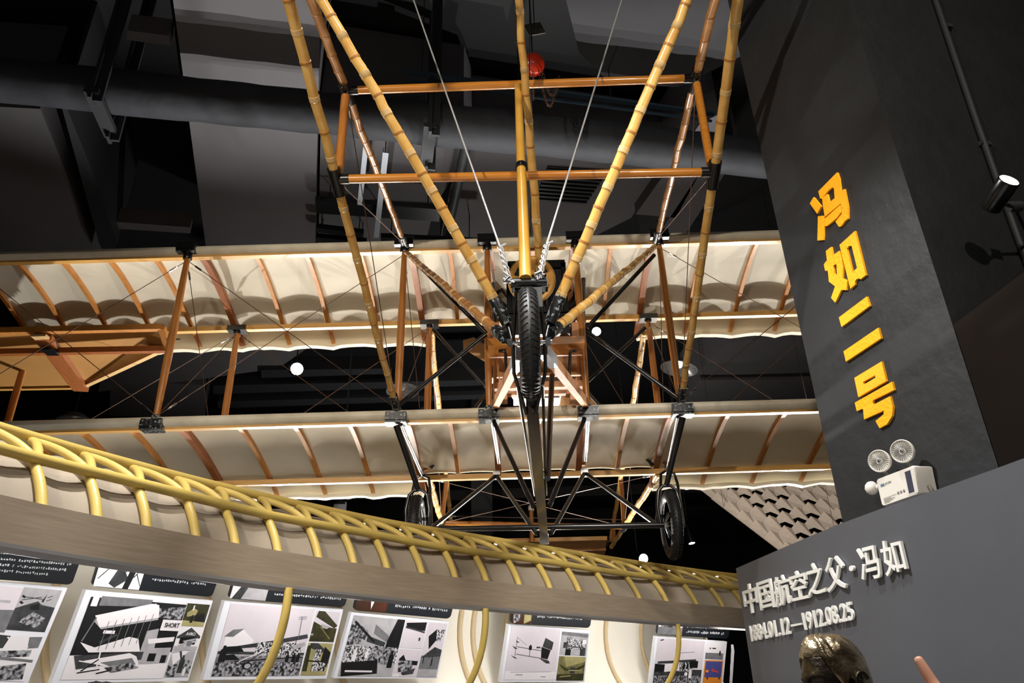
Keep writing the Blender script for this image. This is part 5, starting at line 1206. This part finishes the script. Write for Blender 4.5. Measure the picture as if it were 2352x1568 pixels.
# ---------------------------------------------------------------- visitors
def body(name, base, f, H, label, arm=None, armside=1, headf=None):
    f = V(f).normalized(); r = V((f.y, -f.x, 0)); u = V((0, 0, 1)); B = V(base); k = H / 1.7
    L = lambda a, b, c: B + (r * a + f * b + u * c) * k
    vs, es, rd = [], [], []
    def add(p, rad, par=None):
        vs.append(p); rd.append(rad * k)
        if par is not None: es.append((par, len(vs) - 1))
        return len(vs) - 1
    pel = add(L(0, 0, .93), .13); wa = add(L(0, 0, 1.08), .12, pel); ch = add(L(0, .01, 1.26), .135, wa); nb = add(L(0, 0, 1.42), .06, ch); nk_ = add(L(0, .015, 1.5), .052, nb); add(L(0, .03, 1.57), .06, nk_)
    for s_ in (-1, 1):
        sh = add(L(.17 * s_, 0, 1.37), .06, ch)
        if arm and s_ == armside:
            prev = sh
            for p, rad in arm['chain']: vs.append(p); rd.append(rad); es.append((prev, len(vs) - 1)); prev = len(vs) - 1
            for fing in arm['fingers']:
                q = prev
                for p, rad in fing: vs.append(p); rd.append(rad); es.append((q, len(vs) - 1)); q = len(vs) - 1
        else:
            el = add(L(.22 * s_, -.02, 1.09), .042, sh); wr_ = add(L(.23 * s_, .06, .86), .03, el); pm = add(L(.23 * s_, .08, .79), .034, wr_)
            for q_ in range(4): a = add(L(.23 * s_, .06 + .018 * q_, .72), .0095, pm); add(L(.225 * s_, .065 + .017 * q_, .66 + .01 * abs(q_ - 1)), .008, a)
            a = add(L(.21 * s_, .12, .75), .011, pm); add(L(.205 * s_, .13, .70), .009, a)
        hp = add(L(.09 * s_, 0, .86), .095, pel); kn = add(L(.1 * s_, .02, .48), .058, hp); an = add(L(.1 * s_, -.01, .09), .04, kn); add(L(.1 * s_, .1, .04), .035, an)
    me = bpy.data.meshes.new(name); me.from_pydata(vs, es, []); o = bpy.data.objects.new('tmp_body', me); COL.objects.link(o)
    md = o.modifiers.new('Skin', 'SKIN'); o.modifiers.new('Sub', 'SUBSURF').levels = 2
    for i, sv in enumerate(me.skin_vertices[0].data): sv.radius = (rd[i], rd[i]); sv.use_root = (i == 0)
    bpy.context.view_layer.update()
    m2 = bpy.data.meshes.new_from_object(o.evaluated_get(bpy.context.evaluated_depsgraph_get()))
    mm = M().add([V(v.co) for v in m2.vertices], [tuple(p.vertices) for p in m2.polygons]); bpy.data.objects.remove(o); bpy.data.meshes.remove(m2)
    hc_ = L(0, .035, 1.7) - V((0, 0, .122 * k)); hf = headf or f
    b_ = len(mm.v); hm_ = head_mesh(hc_, hf, k)[0]; mm.add(hm_.v, hm_.f)
    zmin = min(v.z for v in mm.v); mm.v = [v - V((0, 0, min(0, zmin - B.z))) if v.z < B.z + .15 else v for v in mm.v]
    P_ = mm.build('person', FLESH, angle=80); tag(P_, label, 'person')
    head_mesh(hc_, hf, k * 1.02, True)[0].build('hair', HAIR, P_, angle=80)
    def loft(rows_, m, nm):
        gg = []
        for c_, a_, b2 in rows_: gg.append([L(*c_) + r * (a_ * k * math.cos(q)) + f * (b2 * k * math.sin(q)) for q in [2 * PI * j / 24 for j in range(25)]])
        M().grid(gg).build(nm, m, P_, angle=80)
    loft([((0, 0, .84), .175, .15), ((0, 0, 1.0), .165, .145), ((0, 0, 1.2), .18, .15), ((0, 0, 1.33), .2, .13), ((0, 0, 1.41), .15, .1), ((0, .01, 1.46), .075, .075)], SHIRT, 'shirt')
    for s_ in (-1, 1): loft([((.09 * s_, 0, .9), .115, .13), ((.095 * s_, .01, .7), .1, .11), ((.1 * s_, .02, .48), .08, .085), ((.1 * s_, .0, .1), .07, .075)], TROU, 'trouser_leg')
    return P_
hp_ = at(243, 1560, Y=1.75)
body('person', (hp_.x, 1.75, 0), (-.6, .8, 0), hp_.z - .02, 'person with black hair in front of the picture wall, only the crown showing')
T0, T1, T2 = at(2101, 1500, Y=1.22), at(2124, 1538, Y=1.215), at(2150, 1580, Y=1.21)
dd = (T2 - T0).normalized(); K = T2 + dd * .025
wr0 = K + dd * .085 + V((.02, -.01, -.01))
sd_ = V((-.5, -.25, -.2)).normalized()
fing = [[(T2, .0098), (T1, .0086), (T0 + dd * .004, .0068)]]
for i_, (o1, o2, o3) in enumerate(((.022, .02, .018), (.040, .036, .032), (.056, .05, .046))):
    kk = K + V((-.006, 0, -.01)) + V((-.3, -.95, .1)) * o1
    mp_ = kk + V((-.024, .0, .024)) * (1 - .15 * i_); tp_ = mp_ + V((-.004, .004, -.03)); fing.append([(kk, .0095), (mp_, .009), (tp_, .008)])
fing.append([(wr0 + V((-.03, .03, .01)), .012), (wr0 + V((-.055, .03, .035)), .0105), (wr0 + V((-.06, .02, .06)), .009)])
PB = V((1.22, .78, 0))
body('person', PB, (-.45, .9, 0), 1.62, 'person pointing up with one finger in front of the grey sign wall', {'chain': [(V((1.14, .98, 1.22)), .042), (wr0, .027), (K + dd * .03, .03)], 'fingers': fing}, -1)
